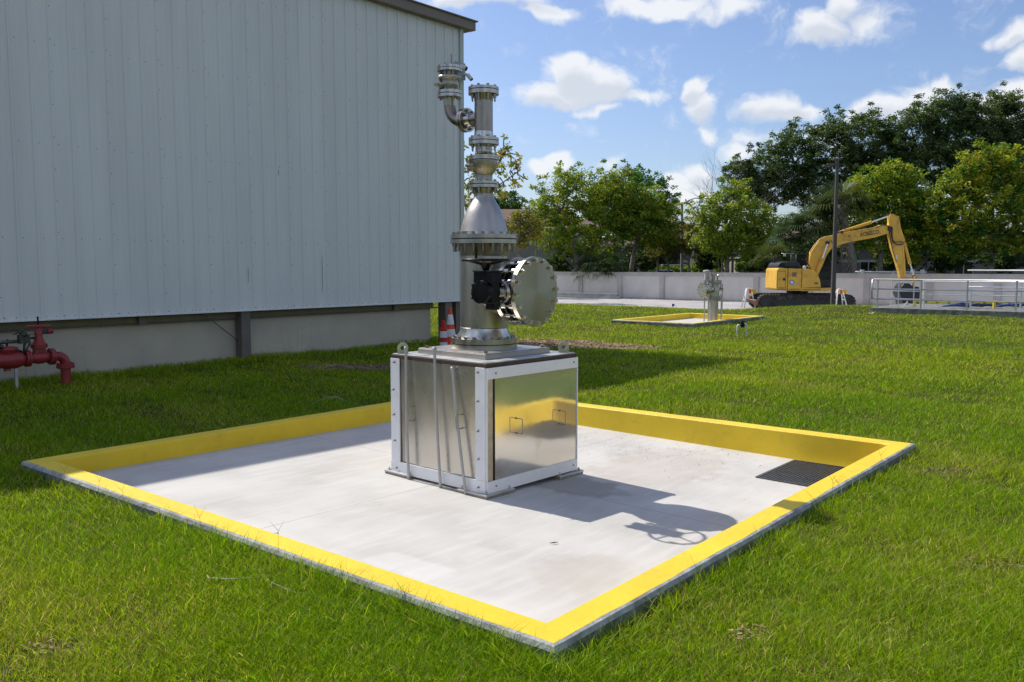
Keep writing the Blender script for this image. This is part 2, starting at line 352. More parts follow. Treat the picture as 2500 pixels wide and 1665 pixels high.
# ------------------------------------------------------------------ main containment pad
def pad(name, u0, u1, n0, n1, zt, w, label, floor, ch=.03, paint=.03):
    c0 = un((u0 + u1) / 2, (n0 + n1) / 2); t = thing(name, label, 'concrete pad', c0)
    zb = -.35
    rings = [(0, zb), (0, zt - .028), (.012, zt - .006), (paint, zt)]
    def ring(o, z): return [un(u0 + o, n0 + o, z), un(u1 - o, n0 + o, z), un(u1 - o, n1 - o, z), un(u0 + o, n1 - o, z)]
    m = M(); SEG = 60
    def dense(o, z, jit=0.):
        cs = ring(o, z); out = []
        for a in range(4):
            p, q = cs[a], cs[(a + 1) % 4]
            for i in range(SEG):
                pt = p.lerp(q, i / SEG)
                if jit: pt = pt + Vector((random.uniform(-1, 1) * jit, random.uniform(-1, 1) * jit, random.uniform(-1, 1) * jit))
                out.append(pt)
        return out
    PJ = [.0035 * math.sin(i * .53) + .0025 * math.sin(i * 1.37 + 2) + random.uniform(-.0015, .0015) for i in range(4 * SEG)]
    cc_ = un((u0 + u1) / 2, (n0 + n1) / 2, zt)
    PL_ = [p + (cc_ - p).normalized() * PJ[i] for i, p in enumerate(dense(paint, zt))]
    L = [dense(0, zb), dense(0, zt - .030, .0012), dense(.012, zt - .006, .0012), [p - ZZ * .0005 for p in PL_]]
    n_ = 4 * SEG
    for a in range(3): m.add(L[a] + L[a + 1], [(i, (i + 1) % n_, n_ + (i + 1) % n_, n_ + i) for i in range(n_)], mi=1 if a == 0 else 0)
    m.build('curb_edge', [curb_grey, curb_dark], t)
    y = M(); T = [PL_, dense(w - .012, zt), dense(w, zt - .012), dense(w, zb)]
    for a in range(3): y.add(T[a] + T[a + 1], [(i, (i + 1) % n_, n_ + (i + 1) % n_, n_ + i) for i in range(n_)], True)
    y.build('yellow_curb', yellow_m, t)
    f = M(); a0, a1, b0, b1 = u0 + w - .02, u1 - w + .02, n0 + w - .02, n1 - w + .02; G = 12; vv = []
    for i in range(G + 1):
        for j in range(G + 1):
            s_, q_ = i / G, j / G
            z = (floor[0] * (1 - s_) * (1 - q_) + floor[1] * s_ * (1 - q_) + floor[2] * s_ * q_ + floor[3] * (1 - s_) * q_)
            vv.append(un(a0 + (a1 - a0) * s_, b0 + (b1 - b0) * q_, z))
    f.add(vv, [(i * (G + 1) + j, (i + 1) * (G + 1) + j, (i + 1) * (G + 1) + j + 1, i * (G + 1) + j + 1) for i in range(G) for j in range(G)], True)
    f.build('floor_slab', MT['pad_floor'], t)
    return t
# floor concrete with broom lines, joints and stains
JOINTS = (6.1, 5.45)
def pad_floor():
    m = bpy.data.materials.new('pad_floor'); m.use_nodes = True; t = m.node_tree; b = t.nodes['Principled BSDF']; L = t.links.new; A = t.nodes.new
    g = A('ShaderNodeTexCoord'); mp = A('ShaderNodeMapping'); mp.inputs['Rotation'].default_value = (0, 0, -UA); L(g.outputs['Object'], mp.inputs[0])
    def noise(sc, det, st=None, ro=.55):
        n = A('ShaderNodeTexNoise'); n.inputs['Scale'].default_value = sc; n.inputs['Detail'].default_value = det; n.inputs['Roughness'].default_value = ro
        if st: q = A('ShaderNodeMapping'); q.inputs['Scale'].default_value = st; L(mp.outputs[0], q.inputs[0]); L(q.outputs[0], n.inputs['Vector'])
        else: L(mp.outputs[0], n.inputs['Vector'])
        return n.outputs[0]
    def rng_(v, a, c_, d=0., e=1.):
        n = A('ShaderNodeMapRange'); n.inputs['From Min'].default_value = a; n.inputs['From Max'].default_value = c_; n.inputs['To Min'].default_value = d; n.inputs['To Max'].default_value = e; L(v, n.inputs['Value']); return n.outputs[0]
    def mix(f, a, c_):
        n = A('ShaderNodeMix'); n.data_type = 'RGBA'; L(f, n.inputs['Factor'])
        for s_, v in (('A', a), ('B', c_)):
            if isinstance(v, tuple): n.inputs[s_].default_value = v + (1,)
            else: L(v, n.inputs[s_])
        return n.outputs['Result']
    c = mix(rng_(noise(1.1, 6), .35, .65), (.49, .463, .42), (.60, .575, .535))
    c = mix(rng_(noise(3., 8, (.5, 4, 1)), .48, .75, 0, .45), c, (.69, .665, .63))
    c = mix(rng_(noise(1.7, 8, None, .68), .57, .74, 0, .5), c, (.40, .36, .30))
    c = mix(rng_(noise(60, 3), .68, .76, 0, .5), c, (.30, .27, .24))
    sx = A('ShaderNodeSeparateXYZ'); L(mp.outputs[0], sx.inputs[0])
    O_ = un((PU0 + PU1) / 2, (PN0 + PN1) / 2); ou, on = (PU0 + PU1) / 2, (PN0 + PN1) / 2
    wn = noise(5., 4); wob = A('ShaderNodeMath'); wob.operation = 'MULTIPLY_ADD'; L(wn, wob.inputs[0]); wob.inputs[1].default_value = .10; wob.inputs[2].default_value = -.05
    def m2(op, a, b_):
        n = A('ShaderNodeMath'); n.operation = op
        for i, v in enumerate((a, b_)):
            if isinstance(v, (int, float)): n.inputs[i].default_value = v
            else: L(v, n.inputs[i])
        return n.outputs[0]
    def rect(u0, u1, n0, n1, soft=.02):
        du = m2('ADD', m2('ABSOLUTE', m2('SUBTRACT', sx.outputs[0], (u0 + u1) / 2 - ou), 0), wob.outputs[0]); dn = m2('ADD', m2('ABSOLUTE', m2('SUBTRACT', sx.outputs[1], (n0 + n1) / 2 - on), 0), wob.outputs[0])
        return m2('MULTIPLY', rng_(du, (u1 - u0) / 2 + soft, (u1 - u0) / 2 - soft), rng_(dn, (n1 - n0) / 2 + soft, (n1 - n0) / 2 - soft))
    def blot(uc, nc_, ru, rn, k_=.5):
        a = m2('DIVIDE', m2('SUBTRACT', sx.outputs[0], uc - ou), ru); b_ = m2('DIVIDE', m2('SUBTRACT', sx.outputs[1], nc_ - on), rn)
        d = m2('ADD', m2('SQRT', m2('ADD', m2('MULTIPLY', a, a), m2('MULTIPLY', b_, b_)), 0), m2('MULTIPLY', noise(4.5, 6), 1.3)); return m2('MULTIPLY', rng_(d, 1.75, 1.45), k_)
    c = mix(m2('MULTIPLY', rect(3.1, 3.72, 2.9, 6.2, .06), .35), c, (.71, .69, .66)); c = mix(m2('MULTIPLY', rect(3.70, 3.98, 3.76, 4.36, .03), .42), c, (.72, .70, .67))
    c = mix(blot(6.33, 4.5, .32, .5, .55), c, (.25, .22, .18)); c = mix(blot(4.5, 3.15, .4, .3, .3), c, (.46, .40, .31)); c = mix(blot(7.6, 4.3, 1.0, .6, .25), c, (.42, .33, .24))
    JN, JU = JOINTS[1] - on, JOINTS[0] - ou
    def near(v, pos, w):
        s1 = A('ShaderNodeMath'); s1.operation = 'SUBTRACT'; L(v, s1.inputs[0]); s1.inputs[1].default_value = pos
        s2 = A('ShaderNodeMath'); s2.operation = 'ABSOLUTE'; L(s1.outputs[0], s2.inputs[0])
        s3 = A('ShaderNodeMath'); s3.operation = 'LESS_THAN'; L(s2.outputs[0], s3.inputs[0]); s3.inputs[1].default_value = w; return s3.outputs[0]
    j = A('ShaderNodeMath'); j.operation = 'MAXIMUM'; L(near(sx.outputs[1], JN, .0045), j.inputs[0]); L(near(sx.outputs[0], JU, .0045), j.inputs[1])
    jf = A('ShaderNodeMath'); jf.operation = 'MULTIPLY'; L(j.outputs[0], jf.inputs[0]); jf.inputs[1].default_value = .65
    c = mix(jf.outputs[0], c, (.25, .23, .21))
    L(c, b.inputs['Base Color']); b.inputs['Roughness'].default_value = .85
    bp = A('ShaderNodeBump'); bp.inputs['Strength'].default_value = .25; bp.inputs['Distance'].default_value = .004
    L(noise(14, 8, (.5, 8, 1)), bp.inputs['Height']); L(bp.outputs[0], b.inputs['Normal'])
    MT['pad_floor'] = m
pad_floor()
FL = (.03, -.055, .02, .085)
pad('concrete_pad', PU0, PU1, PN0, PN1, .25, .205, 'large square concrete pad with yellow curb around the steel box and pipe column', FL)
def floor_z(x, y):
    u, n = to_un(x, y); s_ = (u - PU0 - .185) / (PU1 - PU0 - .37); q_ = (n - PN0 - .185) / (PN1 - PN0 - .37)
    return FL[0] * (1 - s_) * (1 - q_) + FL[1] * s_ * (1 - q_) + FL[2] * s_ * q_ + FL[3] * (1 - s_) * q_
pad('concrete_pad', QU0, QU1, QN0, QN1, .25, .205, 'small distant yellow-curbed concrete pad under the short vertical vessel', (.07, .07, .07, .07), paint=.02)
# trench grate
gu0, gu1, gn0, gn1 = 7.80, 8.75, 2.52, 3.40
t = thing('drain_grate', 'square black slotted drain grate in the corner of the yellow-curbed pad', 'grate', un((gu0 + gu1) / 2, (gn0 + gn1) / 2, -.03))
m = M(); NB = 28
zf = lambda u, n: floor_z(*(un(u, n).xy)) + .006
for i in range(NB):
    n = gn0 + (gn1 - gn0) * (i + .5) / NB; z = zf((gu0 + gu1) / 2, n); m.box(un((gu0 + gu1) / 2, n, z), (gu1 - gu0 - .02, .017, .022), (U, V, Vector((0, 0, 1))))
m.build('grate_bars', grate_m, t)
m = M(); zc = zf((gu0 + gu1) / 2, (gn0 + gn1) / 2)
for (a, b, c, d) in (((gu0 + gu1) / 2, gn0, gu1 - gu0, .02), ((gu0 + gu1) / 2, gn1, gu1 - gu0, .02), (gu0, (gn0 + gn1) / 2, .02, gn1 - gn0), (gu1, (gn0 + gn1) / 2, .02, gn1 - gn0)):
    m.box(un(a, b, zc + .001), (c, d, .03), (U, V, Vector((0, 0, 1))))
for k_ in (.28,): m.box(un(gu0 + (gu1 - gu0) * k_, (gn0 + gn1) / 2, zc + .008), (.012, gn1 - gn0, .012), (U, V, Vector((0, 0, 1))))
m.build('grate_frame', grate_m, t)
m = M(); m.box(un((gu0 + gu1) / 2, (gn0 + gn1) / 2, zc - .004), (gu1 - gu0 - .01, gn1 - gn0 - .01, .004), (U, V, Vector((0, 0, 1)))); m.build('pit_shade_sheet', mat('pit_shade_black', (.004, .004, .004), .9), t)  # thin black sheet stands in for the shaded hollow under the bars

# ------------------------------------------------------------------ steel box
BP = Vector((-.2214, 7.274, 0)); BT = R(47.73); A1 = Vector((math.cos(BT), math.sin(BT), 0)); A2 = Vector((-A1.y, A1.x, 0)); ZZ = Vector((0, 0, 1))
BS = 1.2325; BZ0, BZ1 = .055, 1.141
def bl(a, b, z=0.): return BP + A1 * a + A2 * b + ZZ * z
bx = thing('steel_enclosure', 'stainless steel box with white corner trim standing on four feet in the pad', 'enclosure', bl(BS / 2, BS / 2, 0))
AX = (A1, A2, ZZ)
def sheet(name, face, a0, a1, z0, z1, off, m_, th=.004, bulge=0., par=bx):
    k = M(); NX, NZ = 24, 12; vv = []
    for s_ in (0, 1):
        for i in range(NX + 1):
            for j in range(NZ + 1):
                a = a0 + (a1 - a0) * i / NX; z = z0 + (z1 - z0) * j / NZ
                o = off + (th if s_ else 0) + bulge * math.sin(math.pi * i / NX) * math.sin(math.pi * j / NZ) + bulge * .5 * math.sin(5.1 * i / NX + 1.3) * math.cos(3.7 * j / NZ)
                vv.append(bl(a, -o, z) if face == 'R' else bl(-o, a, z))
    w = NZ + 1; q = (NX + 1) * w; fs = []; se = []
    for i in range(NX):
        for j in range(NZ): fs.append((q + i * w + j, q + (i + 1) * w + j, q + (i + 1) * w + j + 1, q + i * w + j + 1)); fs.append((i * w + j, i * w + j + 1, (i + 1) * w + j + 1, (i + 1) * w + j))
    for i in range(NX): se.append((i * w, (i + 1) * w, q + (i + 1) * w, q + i * w)); se.append((i * w + NZ, q + i * w + NZ, q + (i + 1) * w + NZ, (i + 1) * w + NZ))
    for j in range(NZ): se.append((j, q + j, q + j + 1, j + 1)); se.append((NX * w + j, NX * w + j + 1, q + NX * w + j + 1, q + NX * w + j))
    if face == 'L': fs = [f[::-1] for f in fs]; se = [f[::-1] for f in se]
    k.add(vv, fs, True); k.add(vv, se, False); o = k.build(name, m_, par)
    me = o.data
    return o
m = M(); m.box(bl(BS / 2, BS / 2, (BZ0 + BZ1) / 2), (BS - .03, BS - .03, BZ1 - BZ0 - .012), AX); m.build('body_core', tan_m, bx)
sheet('side_panel', 'R', .098, BS - .012, .15, 1.05, .010, panel_m, bulge=.0022)
sheet('side_panel', 'L', .09, 1.055, .15, BZ1 - .004, -.006, panel_l, bulge=.0015)
sheet('side_panel', 'L', 1.06, 1.125, .15, BZ1 - .004, -.008, steel_mt)
m = M(); m.box(bl(.085, -.006, .6), (.022, .006, .9), AX); m.build('panel_gap', rubber_m, bx)
m = M(); m.box(bl(.045, -.004, .6), (.07, .008, .89), AX); m.build('insulation_edge', tan_m, bx)
# white trims: right face (toward -A2) and left face (toward -A1)
tr = M(); th = .012
tr.box(bl(BS / 2, -.012 - th / 2, 1.092), (BS + .012, th, .097), AX)                       # right top
tr.box(bl(BS / 2, -.012 - th / 2, .107), (BS + .012, th, .104), AX)                        # right bottom
tr.box(bl(BS + .002, -.002, (BZ0 + BZ1) / 2), (.012, .04, BZ1 - BZ0), AX)                  # right far edge
tr.box(bl(.0, -.006, .6), (.012, .024, BZ1 - BZ0 - .02), AX)
tr.build('white_trim', white_m, bx, .002)
tr = M()
tr.box(bl(-.012, .055, (.165 + BZ1) / 2), (th, .112, BZ1 - .165), AX)
tr.box(bl(-.012, BS - .062, (.165 + BZ1) / 2), (th, .122, BZ1 - .165), AX)
tr.box(bl(-.013, BS / 2, .110), (th, BS + .012, .108), AX)
tr.build('white_trim', white_m, bx, .002)
for a, z in ((.096, 1.09), (1.172, 1.097), (.10, .11), (1.176, .108)): sc = M(); sc.cyl(bl(a, -.023, z), bl(a, -.029, z), .009, n=10); sc.build('screw', steel_dk, bx)
for a, z in ((.072, 1.1), (.072, .853), (.072, .594), (.067, .353), (1.166, 1.107), (1.184, .847), (1.18, .611), (1.17, .365), (.07, .105), (1.15, .105)): sc = M(); sc.cyl(bl(-.018, a, z), bl(-.028, a, z), .009, n=10); sc.cyl(bl(-.028, a, z), bl(-.05, a - .002, z - .004), .003, n=6); sc.build('screw', steel_dk, bx)
# handles
def uh(face, a, z0, z1, out=.075):
    k = M(); f = (lambda o, z: bl(a, -.012 - o, z)) if face == 'R' else (lambda o, z: bl(-o + .004, a, z))
    k.tube([f(0, z0), f(out, z0), f(out + .004, z0 + .006), f(out + .004, z1 - .006), f(out, z1), f(0, z1)], .0035, 6)
    for z in (z0, z1): k.cyl(f(0, z), f(.012, z), .008, n=8)
    k.build('handle', steel_dk, bx)
uh('R', .366, .535, .667); uh('R', .965, .535, .660); uh('L', .917, .586, .715); uh('L', .290, .589, .714)
# lid: brown rim, grey deck, raised plate
m = M(); m.box(bl(BS / 2, BS / 2, 1.156), (BS + .01, BS + .01, .034), AX); m.build('lid_rim', brown_m, bx, .003)
m = M(); m.box(bl(BS / 2, BS / 2, 1.178), (BS - .01, BS - .01, .010), AX); m.build('lid_deck', alu_plate, bx, .002)
PL = .87; c0 = BS / 2 - PL / 2
m = M(); m.box(bl(BS / 2, BS / 2, 1.2055), (PL + .015, PL + .015, .045), AX); m.box(bl(BS / 2, BS / 2, 1.232), (PL, PL, .008), AX); m.build('base_plate', steel_mt, bx, .003)
for i in (0, 1):
    for j in (0, 1): m = M(); m.cyl(bl(c0 + .05 + i * (PL - .1), c0 + .05 + j * (PL - .1), 1.232), bl(c0 + .05 + i * (PL - .1), c0 + .05 + j * (PL - .1), 1.256), .022, n=6, smooth=False); m.build('bolt', steel_dk, bx)
# lifting lugs
for a, b in ((.06, BS - .09), (BS - .06, .1)):
    m = M(); c = bl(a, b, 1.235); prof = []
    for i in range(20):
        an = math.pi * 2 * i / 20; m.v += []
    rO, rI, T = .052, .022, .008; vv = []; nL = 24
    for s_ in (-1, 1):
        for r_ in (rO, rI):
            for i in range(nL):
                an = 2 * math.pi * i / nL; vv.append(c + A1 * (s_ * T) * .7 + A2 * (s_ * T) * .7 + (A1 - A2).normalized() * (r_ * math.cos(an)) + ZZ * (r_ * math.sin(an)))
    fs = []
    for i in range(nL):
        j = (i + 1) % nL
        fs += [(i, j, nL + j, nL + i), (2 * nL + i, 3 * nL + i, 3 * nL + j, 2 * nL + j), (i, 2 * nL + i, 2 * nL + j, j), (nL + i, nL + j, 3 * nL + j, 3 * nL + i)]
    m.add(vv, fs, False); m.box(c - ZZ * .05, (.10, .02, .04), ((A1 - A2).normalized(), (A1 + A2).normalized(), ZZ)); m.build('lifting_lug', mat('lug_paint', (.42, .42, .30), .5, .4), bx)
# feet
for i, j in ((0, 0), (1, 0), (0, 1), (1, 1)):
    ft = M(); cx_ = -.06 + .18 if i == 0 else BS + .06 - .18; cy_ = -.06 + .18 if j == 0 else BS + .06 - .18
    c = bl(cx_, cy_); fz = floor_z(c.x, c.y)
    ft.box(c + ZZ * (fz + .010), (.35, .35, .026), AX, mi=1); ft.box(c + ZZ * (fz + .0305), (.36, .36, .015), AX)
    for a in (-1, 1):
        for b in (-1, 1): q = c + A1 * a * .145 + A2 * b * .145 + ZZ * (fz + .038); ft.cyl(q, q + ZZ * .016, .012, n=6, smooth=False); ft.cyl(q, q + ZZ * .028, .006, n=8)
    ft.box(c + ZZ * (fz + .05), (.1, .1, .06), AX)
    ft.build('foot_plate', [alu_plate, grout_m], bx, .002)
# three loose conduits leaning on the left face
for nme, top, bot, lab in (('b1', bl(-.032, .99, 1.265), (997.6, 1163), 'tall grey conduit leaning on the steel box beside its left corner'),
                           ('b2', bl(-.032, .603, 1.285), (1075, 1180.5), 'tall grey conduit leaning across the middle of the box side'),
                           ('b3', bl(-.030, .377, 1.125), (1137, 1195), 'short slanting grey conduit leaning on the steel box near its front corner')):
    b = at(bot[0], bot[1], .02); nrm = -A1
    b = b + nrm * (.055 + (b - BP).dot(A1)); b = min((b + A2 * (i * .005 - .3) for i in range(120)), key=lambda q: abs(q.x / q.y - (bot[0] - CX) / (FPX * .985)))
    b.z = floor_z(b.x, b.y) + .002
    t = M(); d = (b - top); pts = [top.lerp(b, s_) + A1 * (-.012 * math.sin(math.pi * s_)) for s_ in [0, .02, .05, .2, .4, .6, .8, .96, 1.]]
    t.tube(pts, [.017, .019, .0135, .0135, .0135, .0135, .0135, .0135, .015], 12)
    tag(t.build('conduit', grey_bar), lab, 'conduit', 'conduits leaning on the steel box')

# ------------------------------------------------------------------ pipe column
X0, Y0 = -.262, 8.146
col = thing('pipe_column', 'tall stainless flanged pipe column with handwheel valve and round blind flange standing on the box', 'pipe column', (X0, Y0, 1.236))
AXC = Vector((X0, Y0, 0))
def zf_(py, r=0.): return atY(1180, py, Y0 - r).z
def rr(hw, py): return abs(atY(1180 + hw, py, Y0).x - atY(1180, py, Y0).x)
def z4(y): return 340 + y / 5.2267
def z1(y): return 120 + y / 3.92
def z2(y): return 480 + y / 3.92
def cp(mname, prof, m_, n=48, smooth=False, bevel=0, mi=0):
    k = M(); (k.slathe if smooth else k.lathe)(prof, AXC, ZZ, n); return k.build(mname, m_, col, bevel)
Rm = .312
def zr(py, r): return zf_(py, r)
# main base flanges
f1b, f1t = 1.2365, zr(z2(1425), Rm); f2b, f2t = f1t + .008, zr(z2(1378), Rm)
def fl_pair(name, za, zb, zc_, zd, r, nb, br, mt_=steel, hub=None, boltR=None, sh=None, both=True):
    k = M(); k.lathe([(r, za), (r, zb)], AXC, ZZ, 64); k.lathe([(r, zc_), (r, zd)], AXC, ZZ, 64); o = k.build(name, mt_, col, .0035)
    k = M(); k.lathe([(r - .012, zb - .001), (r - .012, zc_ + .001)], AXC, ZZ, 48); k.build('gasket', rubber_m, col)
    k = M(); bolts(k, AXC, ZZ, boltR or (r - br * 2.1), nb, br, za if both else za + .03, zd, sh); k.build('flange_bolts', steel_dk, col)
    return o
fl_pair('base_flange', f1b, f1t, f2b, f2t, Rm, 20, .0155, sh=.0, both=False)
rp = rr(58.5, 700); ztw = zr(z2(1270), rp)
cp('weld_neck', [(rr(67, 830), f2t), (rr(64, 826), f2t + .03), (rp + .004, ztw - .03), (rp + .001, ztw)], steel_br, 64, True)
zflB = zr(594, .317)
cp('riser_pipe', [(rp, ztw), (rp, zflB - .11)], steel, 64)
k = M()
for z in (ztw, zflB - .115): k.torus(AXC + ZZ * z, ZZ, rp, .004, 64, 6)
k.build('weld_bead', steel_dk, col)
RB = rr(82.5, 590)
fBb, fBt = zflB, zr(584, RB); fCb, fCt = fBt + .010, zr(571.5, RB)
cp('weld_neck', [(rp, zflB - .115), (rp + .003, zflB - .10), (rr(60.5, 600), zflB - .03), (rr(62, 600), zflB)], steel_dk, 64, True)
fl_pair('flange', fBb, fBt, fCb, fCt, RB, 20, .016, sh=.075)
# reducer
ys = [(1165, 302), (1100, 286), (1050, 271), (950, 242), (850, 194), (780, 152), (740, 128), (715, 120)]
prof = [(rr(60, 560), fCt), (rr(58.5, 560), fCt + .03)] + [(rr(h / 5.2267, z4(y)), zf_(z4(y), 0.15)) for y, h in ys]
cp('reducer_cone', prof[1:], steel_mt, 64, True)
cp('weld_neck', [(rr(60, 560), fCt), (rr(58.2, 560), prof[1][1])], steel, 64)
Rs = rr(36.8, 450)
zDb = zr(z4(611), Rs); zDt = zr(z4(572), Rs); zEb = zDt + .007; zEt = zr(z4(530), Rs)
cp('weld_neck', [(rr(23, 470), prof[-1][1] - .004), (rr(22.2, 470), prof[-1][1] + .02), (rr(22.5, 465), prof[-1][1] + .03), (rr(25, 460), zDb - .02), (rr(26, 460), zDb)], steel_dk, 48, True)
fl_pair('flange', zDb, zDt, zEb, zEt, Rs, 8, .0135, sh=.05)
# ball valve body in the column
def za(y): return zf_(z4(y), .12)
vb = cp('valve_body', [(rr(21.5, 440), zEt), (rr(21, 430), za(460)), (rr(22, 430), za(435)), (rr(28.5, 420), za(390)), (rr(33, 400), za(310)), (rr(34, 400), za(258))], steel_mt, 48, True)
cp('valve_bonnet', [(rr(37, 390), za(250)), (rr(37, 390), za(228)), (rr(35.8, 390), za(226)), (rr(35.8, 390), za(222)), (rr(37, 390), za(220)), (rr(37, 390), za(200)), (rr(27, 385), za(186)), (rr(22.5, 370), za(168)), (rr(20.5, 370), za(150)), (rr(20.5, 360), za(85))], steel, 8 * 2)
k = M(); bolts(k, AXC, ZZ, rr(32.5, 390), 8, .009, za(250), za(198), .0); k.build('flange_bolts', steel_dk, col)
k = M(); dL = Vector((-1, -.25, 0)).normalized(); c = AXC + ZZ * za(330)
k.cyl(c + dL * .10, c + dL * .145, .052, n=24); k.cyl(c + dL * .145, c + dL * .152, .06, n=24); k.cyl(c + dL * .152, c + dL * .175, .014, n=8)
k.build('valve_cap', steel_dk, col)
Rt = rr(37, 345)
zFb = zr(z1(902), Rt); zFt = zr(z1(868), Rt); zGb = zFt + .007; zGt = zr(z1(835), Rt)
fl_pair('flange', zFb, zFt, zGb, zGt, Rt, 8, .0135, sh=.055)
r3 = rr(22.4, 300)
zp0 = zf_(z1(775), .1); zp1 = zf_(z1(478), .1)
cp('weld_neck', [(rr(24.5, 330), zGt), (rr(23.5, 330), zGt + .02), (r3 + .001, zp0)], steel_br, 48, True)
cp('tee_pipe', [(r3, zp0), (r3, zp1)], steel_dk, 48)
Ru = rr(37.3, 210)
zHb = zr(z1(412), Ru); zHt = zr(z1(375), Ru); zIb = zHt + .007; zIt = zr(z1(342), Ru)
cp('weld_neck', [(r3 + .001, zp1), (r3 + .003, zp1 + .01), (rr(26, 220), zHb)], steel, 48, True)
fl_pair('flange', zHb, zHt, zIb, zIt, Ru, 8, .0135, sh=.055)
k = M()
for z in (zp0, zp1): k.torus(AXC + ZZ * z, ZZ, r3, .003, 48, 6)
k.build('weld_bead', steel_dk, col)
# side branch, elbow and small relief valve
BD = Vector((-.77, .637, 0)).normalized(); zb = zf_(z1(660), 0.); sd_ = .433
def br_(t, z=0., s=0.): return AXC + BD * t + ZZ * (zb + z)
Rb = .112
k = M(); k.cyl(br_(.05), br_(.155), .056, n=32); k.build('branch_pipe', steel_dk, col)
k = M(); k.slathe([(.057, .15), (.064, .17), (.072, .195)], br_(0), BD, 32); k.build('branch_neck', steel_br, col)
k = M(); k.lathe([(Rb, .195), (Rb, .217)], br_(0), BD, 48); k.lathe([(Rb, .224), (Rb, .246)], br_(0), BD, 48); k.build('branch_flange', steel, col, .002)
k = M(); bolts(k, br_(0), BD, Rb - .026, 8, .012, .195, .246, .03); k.build('flange_bolts', steel_dk, col)
re_ = sd_ - .265
k = M(); pts = [br_(.246)]
for i in range(13):
    a = math.pi / 2 * i / 12; pts.append(br_(.265 + math.sin(a) * re_, (1 - math.cos(a)) * re_))
zt = zf_(z1(530), 0) + .02; ex = AXC + BD * sd_
pts.append(ex + ZZ * max(zt, zb + re_ + .01)); k.tube(pts, .0555, 32); k.build('elbow', steel_dk, col)
ys_ = ex.y; zz1 = lambda y: atY(1096, z1(y), ys_).z
rq = lambda h: h / 3.92 * (ys_ - .1) / FPX
zj = max(zt, zb + re_ + .01)
k = M(); k.slathe([(rq(56), zj - .02), (rq(60), zj + .01), (rq(66), zz1(472))], ex, ZZ, 32); k.build('weld_neck', steel_br, col)
k = M(); k.lathe([(rq(115), zz1(470)), (rq(115), zz1(441))], ex, ZZ, 40); k.lathe([(rq(115), zz1(434)), (rq(115), zz1(406))], ex, ZZ, 40); k.build('flange', steel, col, .002)
k = M(); bolts(k, ex, ZZ, rq(95), 8, .010, zz1(470), zz1(406), .02); k.build('flange_bolts', steel_dk, col)
k = M(); k.slathe([(rq(62), zz1(407)), (rq(64), zz1(392)), (rq(80), zz1(370)), (rq(88), zz1(340)), (rq(84), zz1(305)), (rq(88), zz1(300)), (rq(106), zz1(297)), (rq(106), zz1(265)), (rq(80), zz1(262)), (rq(74), zz1(255)), (rq(74), zz1(222))], ex, ZZ, 32); k.build('relief_valve', steel_mt, col)
k = M(); k.lathe([(rq(116), zz1(222)), (rq(116), zz1(198))], ex, ZZ, 40); k.lathe([(rq(116), zz1(193)), (rq(116), zz1(170))], ex, ZZ, 40); k.build('cap_flange', steel, col, .002)
k = M(); bolts(k, ex, ZZ, rq(95), 8, .010, zz1(222), zz1(170), .035); bolts(k, ex, ZZ, rq(96), 8, .008, zz1(297), zz1(265), .01); k.build('flange_bolts', steel_dk, col)
k = M(); c = ex + ZZ * zz1(350); k.cyl(c + dL * .07, c + dL * .10, .05, n=20); k.cyl(c + dL * .10, c + dL * .125, .02, n=8); k.cyl(c + dL * .125, c + dL * .15, .01, n=8); k.build('valve_cap', steel_dk, col)
# nozzle with gear operated valve and blind flange
ND = Vector((.77, -.637, 0)).normalized(); NZ = atY(1309, 713.4, Y0 - .637 * .62).z
nc = AXC + ZZ * NZ; SD = Vector((-.637, -.77, 0)).normalized()
k = M(); k.cyl(nc + ND * .10, nc + ND * .36, .215, n=48); k.slathe([(.215, .34), (.235, .37), (.245, .385)], nc, ND, 48); k.build('nozzle', steel, col)
k = M(); k.lathe([(.308, .385), (.308, .428)], nc, ND, 72); k.build('nozzle_flange', steel_br, col, .003)
k = M(); k.lathe([(.262, .428), (.262, .575)], nc, ND, 48); k.lathe([(.285, .445), (.285, .47)], nc, ND, 48); k.lathe([(.285, .535), (.285, .56)], nc, ND, 48); k.build('valve_ring', black_m, col)
k = M(); bolts(k, nc, ND, .275, 16, .0165, .385, .60, .028, nut=True)
for i in range(16):
    X = ND.orthogonal().normalized(); Y = ND.cross(X); a = 2 * math.pi * (i + .5) / 16; d = nc + (X * math.cos(a) + Y * math.sin(a)) * .275
    k.cyl(d + ND * .432, d + ND * .482, .027, n=12); k.cyl(d + ND * .525, d + ND * .577, .027, n=12)
k.build('stud_bolts', steel_br, col)
# blind flange: its own frame so that the turned finish runs round its axis
bfm = bpy.data.materials.new('turned_face'); bfm.use_nodes = True; tt = bfm.node_tree; pb = tt.nodes['Principled BSDF']
pb.inputs['Base Color'].default_value = (.46, .45, .37, 1); pb.inputs['Metallic'].default_value = 1; pb.inputs['Roughness'].default_value = .24; pb.inputs['Anisotropic'].default_value = .75; pb.inputs['Anisotropic Rotation'].default_value = 0
tg = tt.nodes.new('ShaderNodeTangent'); tg.direction_type = 'RADIAL'; tg.axis = 'Z'; tt.links.new(tg.outputs[0], pb.inputs['Tangent'])
tcx = tt.nodes.new('ShaderNodeTexCoord'); ln = tt.nodes.new('ShaderNodeVectorMath'); ln.operation = 'LENGTH'; tt.links.new(tcx.outputs['Object'], ln.inputs[0])
nz_ = tt.nodes.new('ShaderNodeTexNoise'); nz_.noise_dimensions = '1D'; nz_.inputs['Scale'].default_value = 260; tt.links.new(ln.outputs['Value'], nz_.inputs['W'])
mrr = tt.nodes.new('ShaderNodeMapRange'); mrr.inputs['To Min'].default_value = .24; mrr.inputs['To Max'].default_value = .265; tt.links.new(nz_.outputs[0], mrr.inputs['Value']); tt.links.new(mrr.outputs[0], pb.inputs['Roughness'])
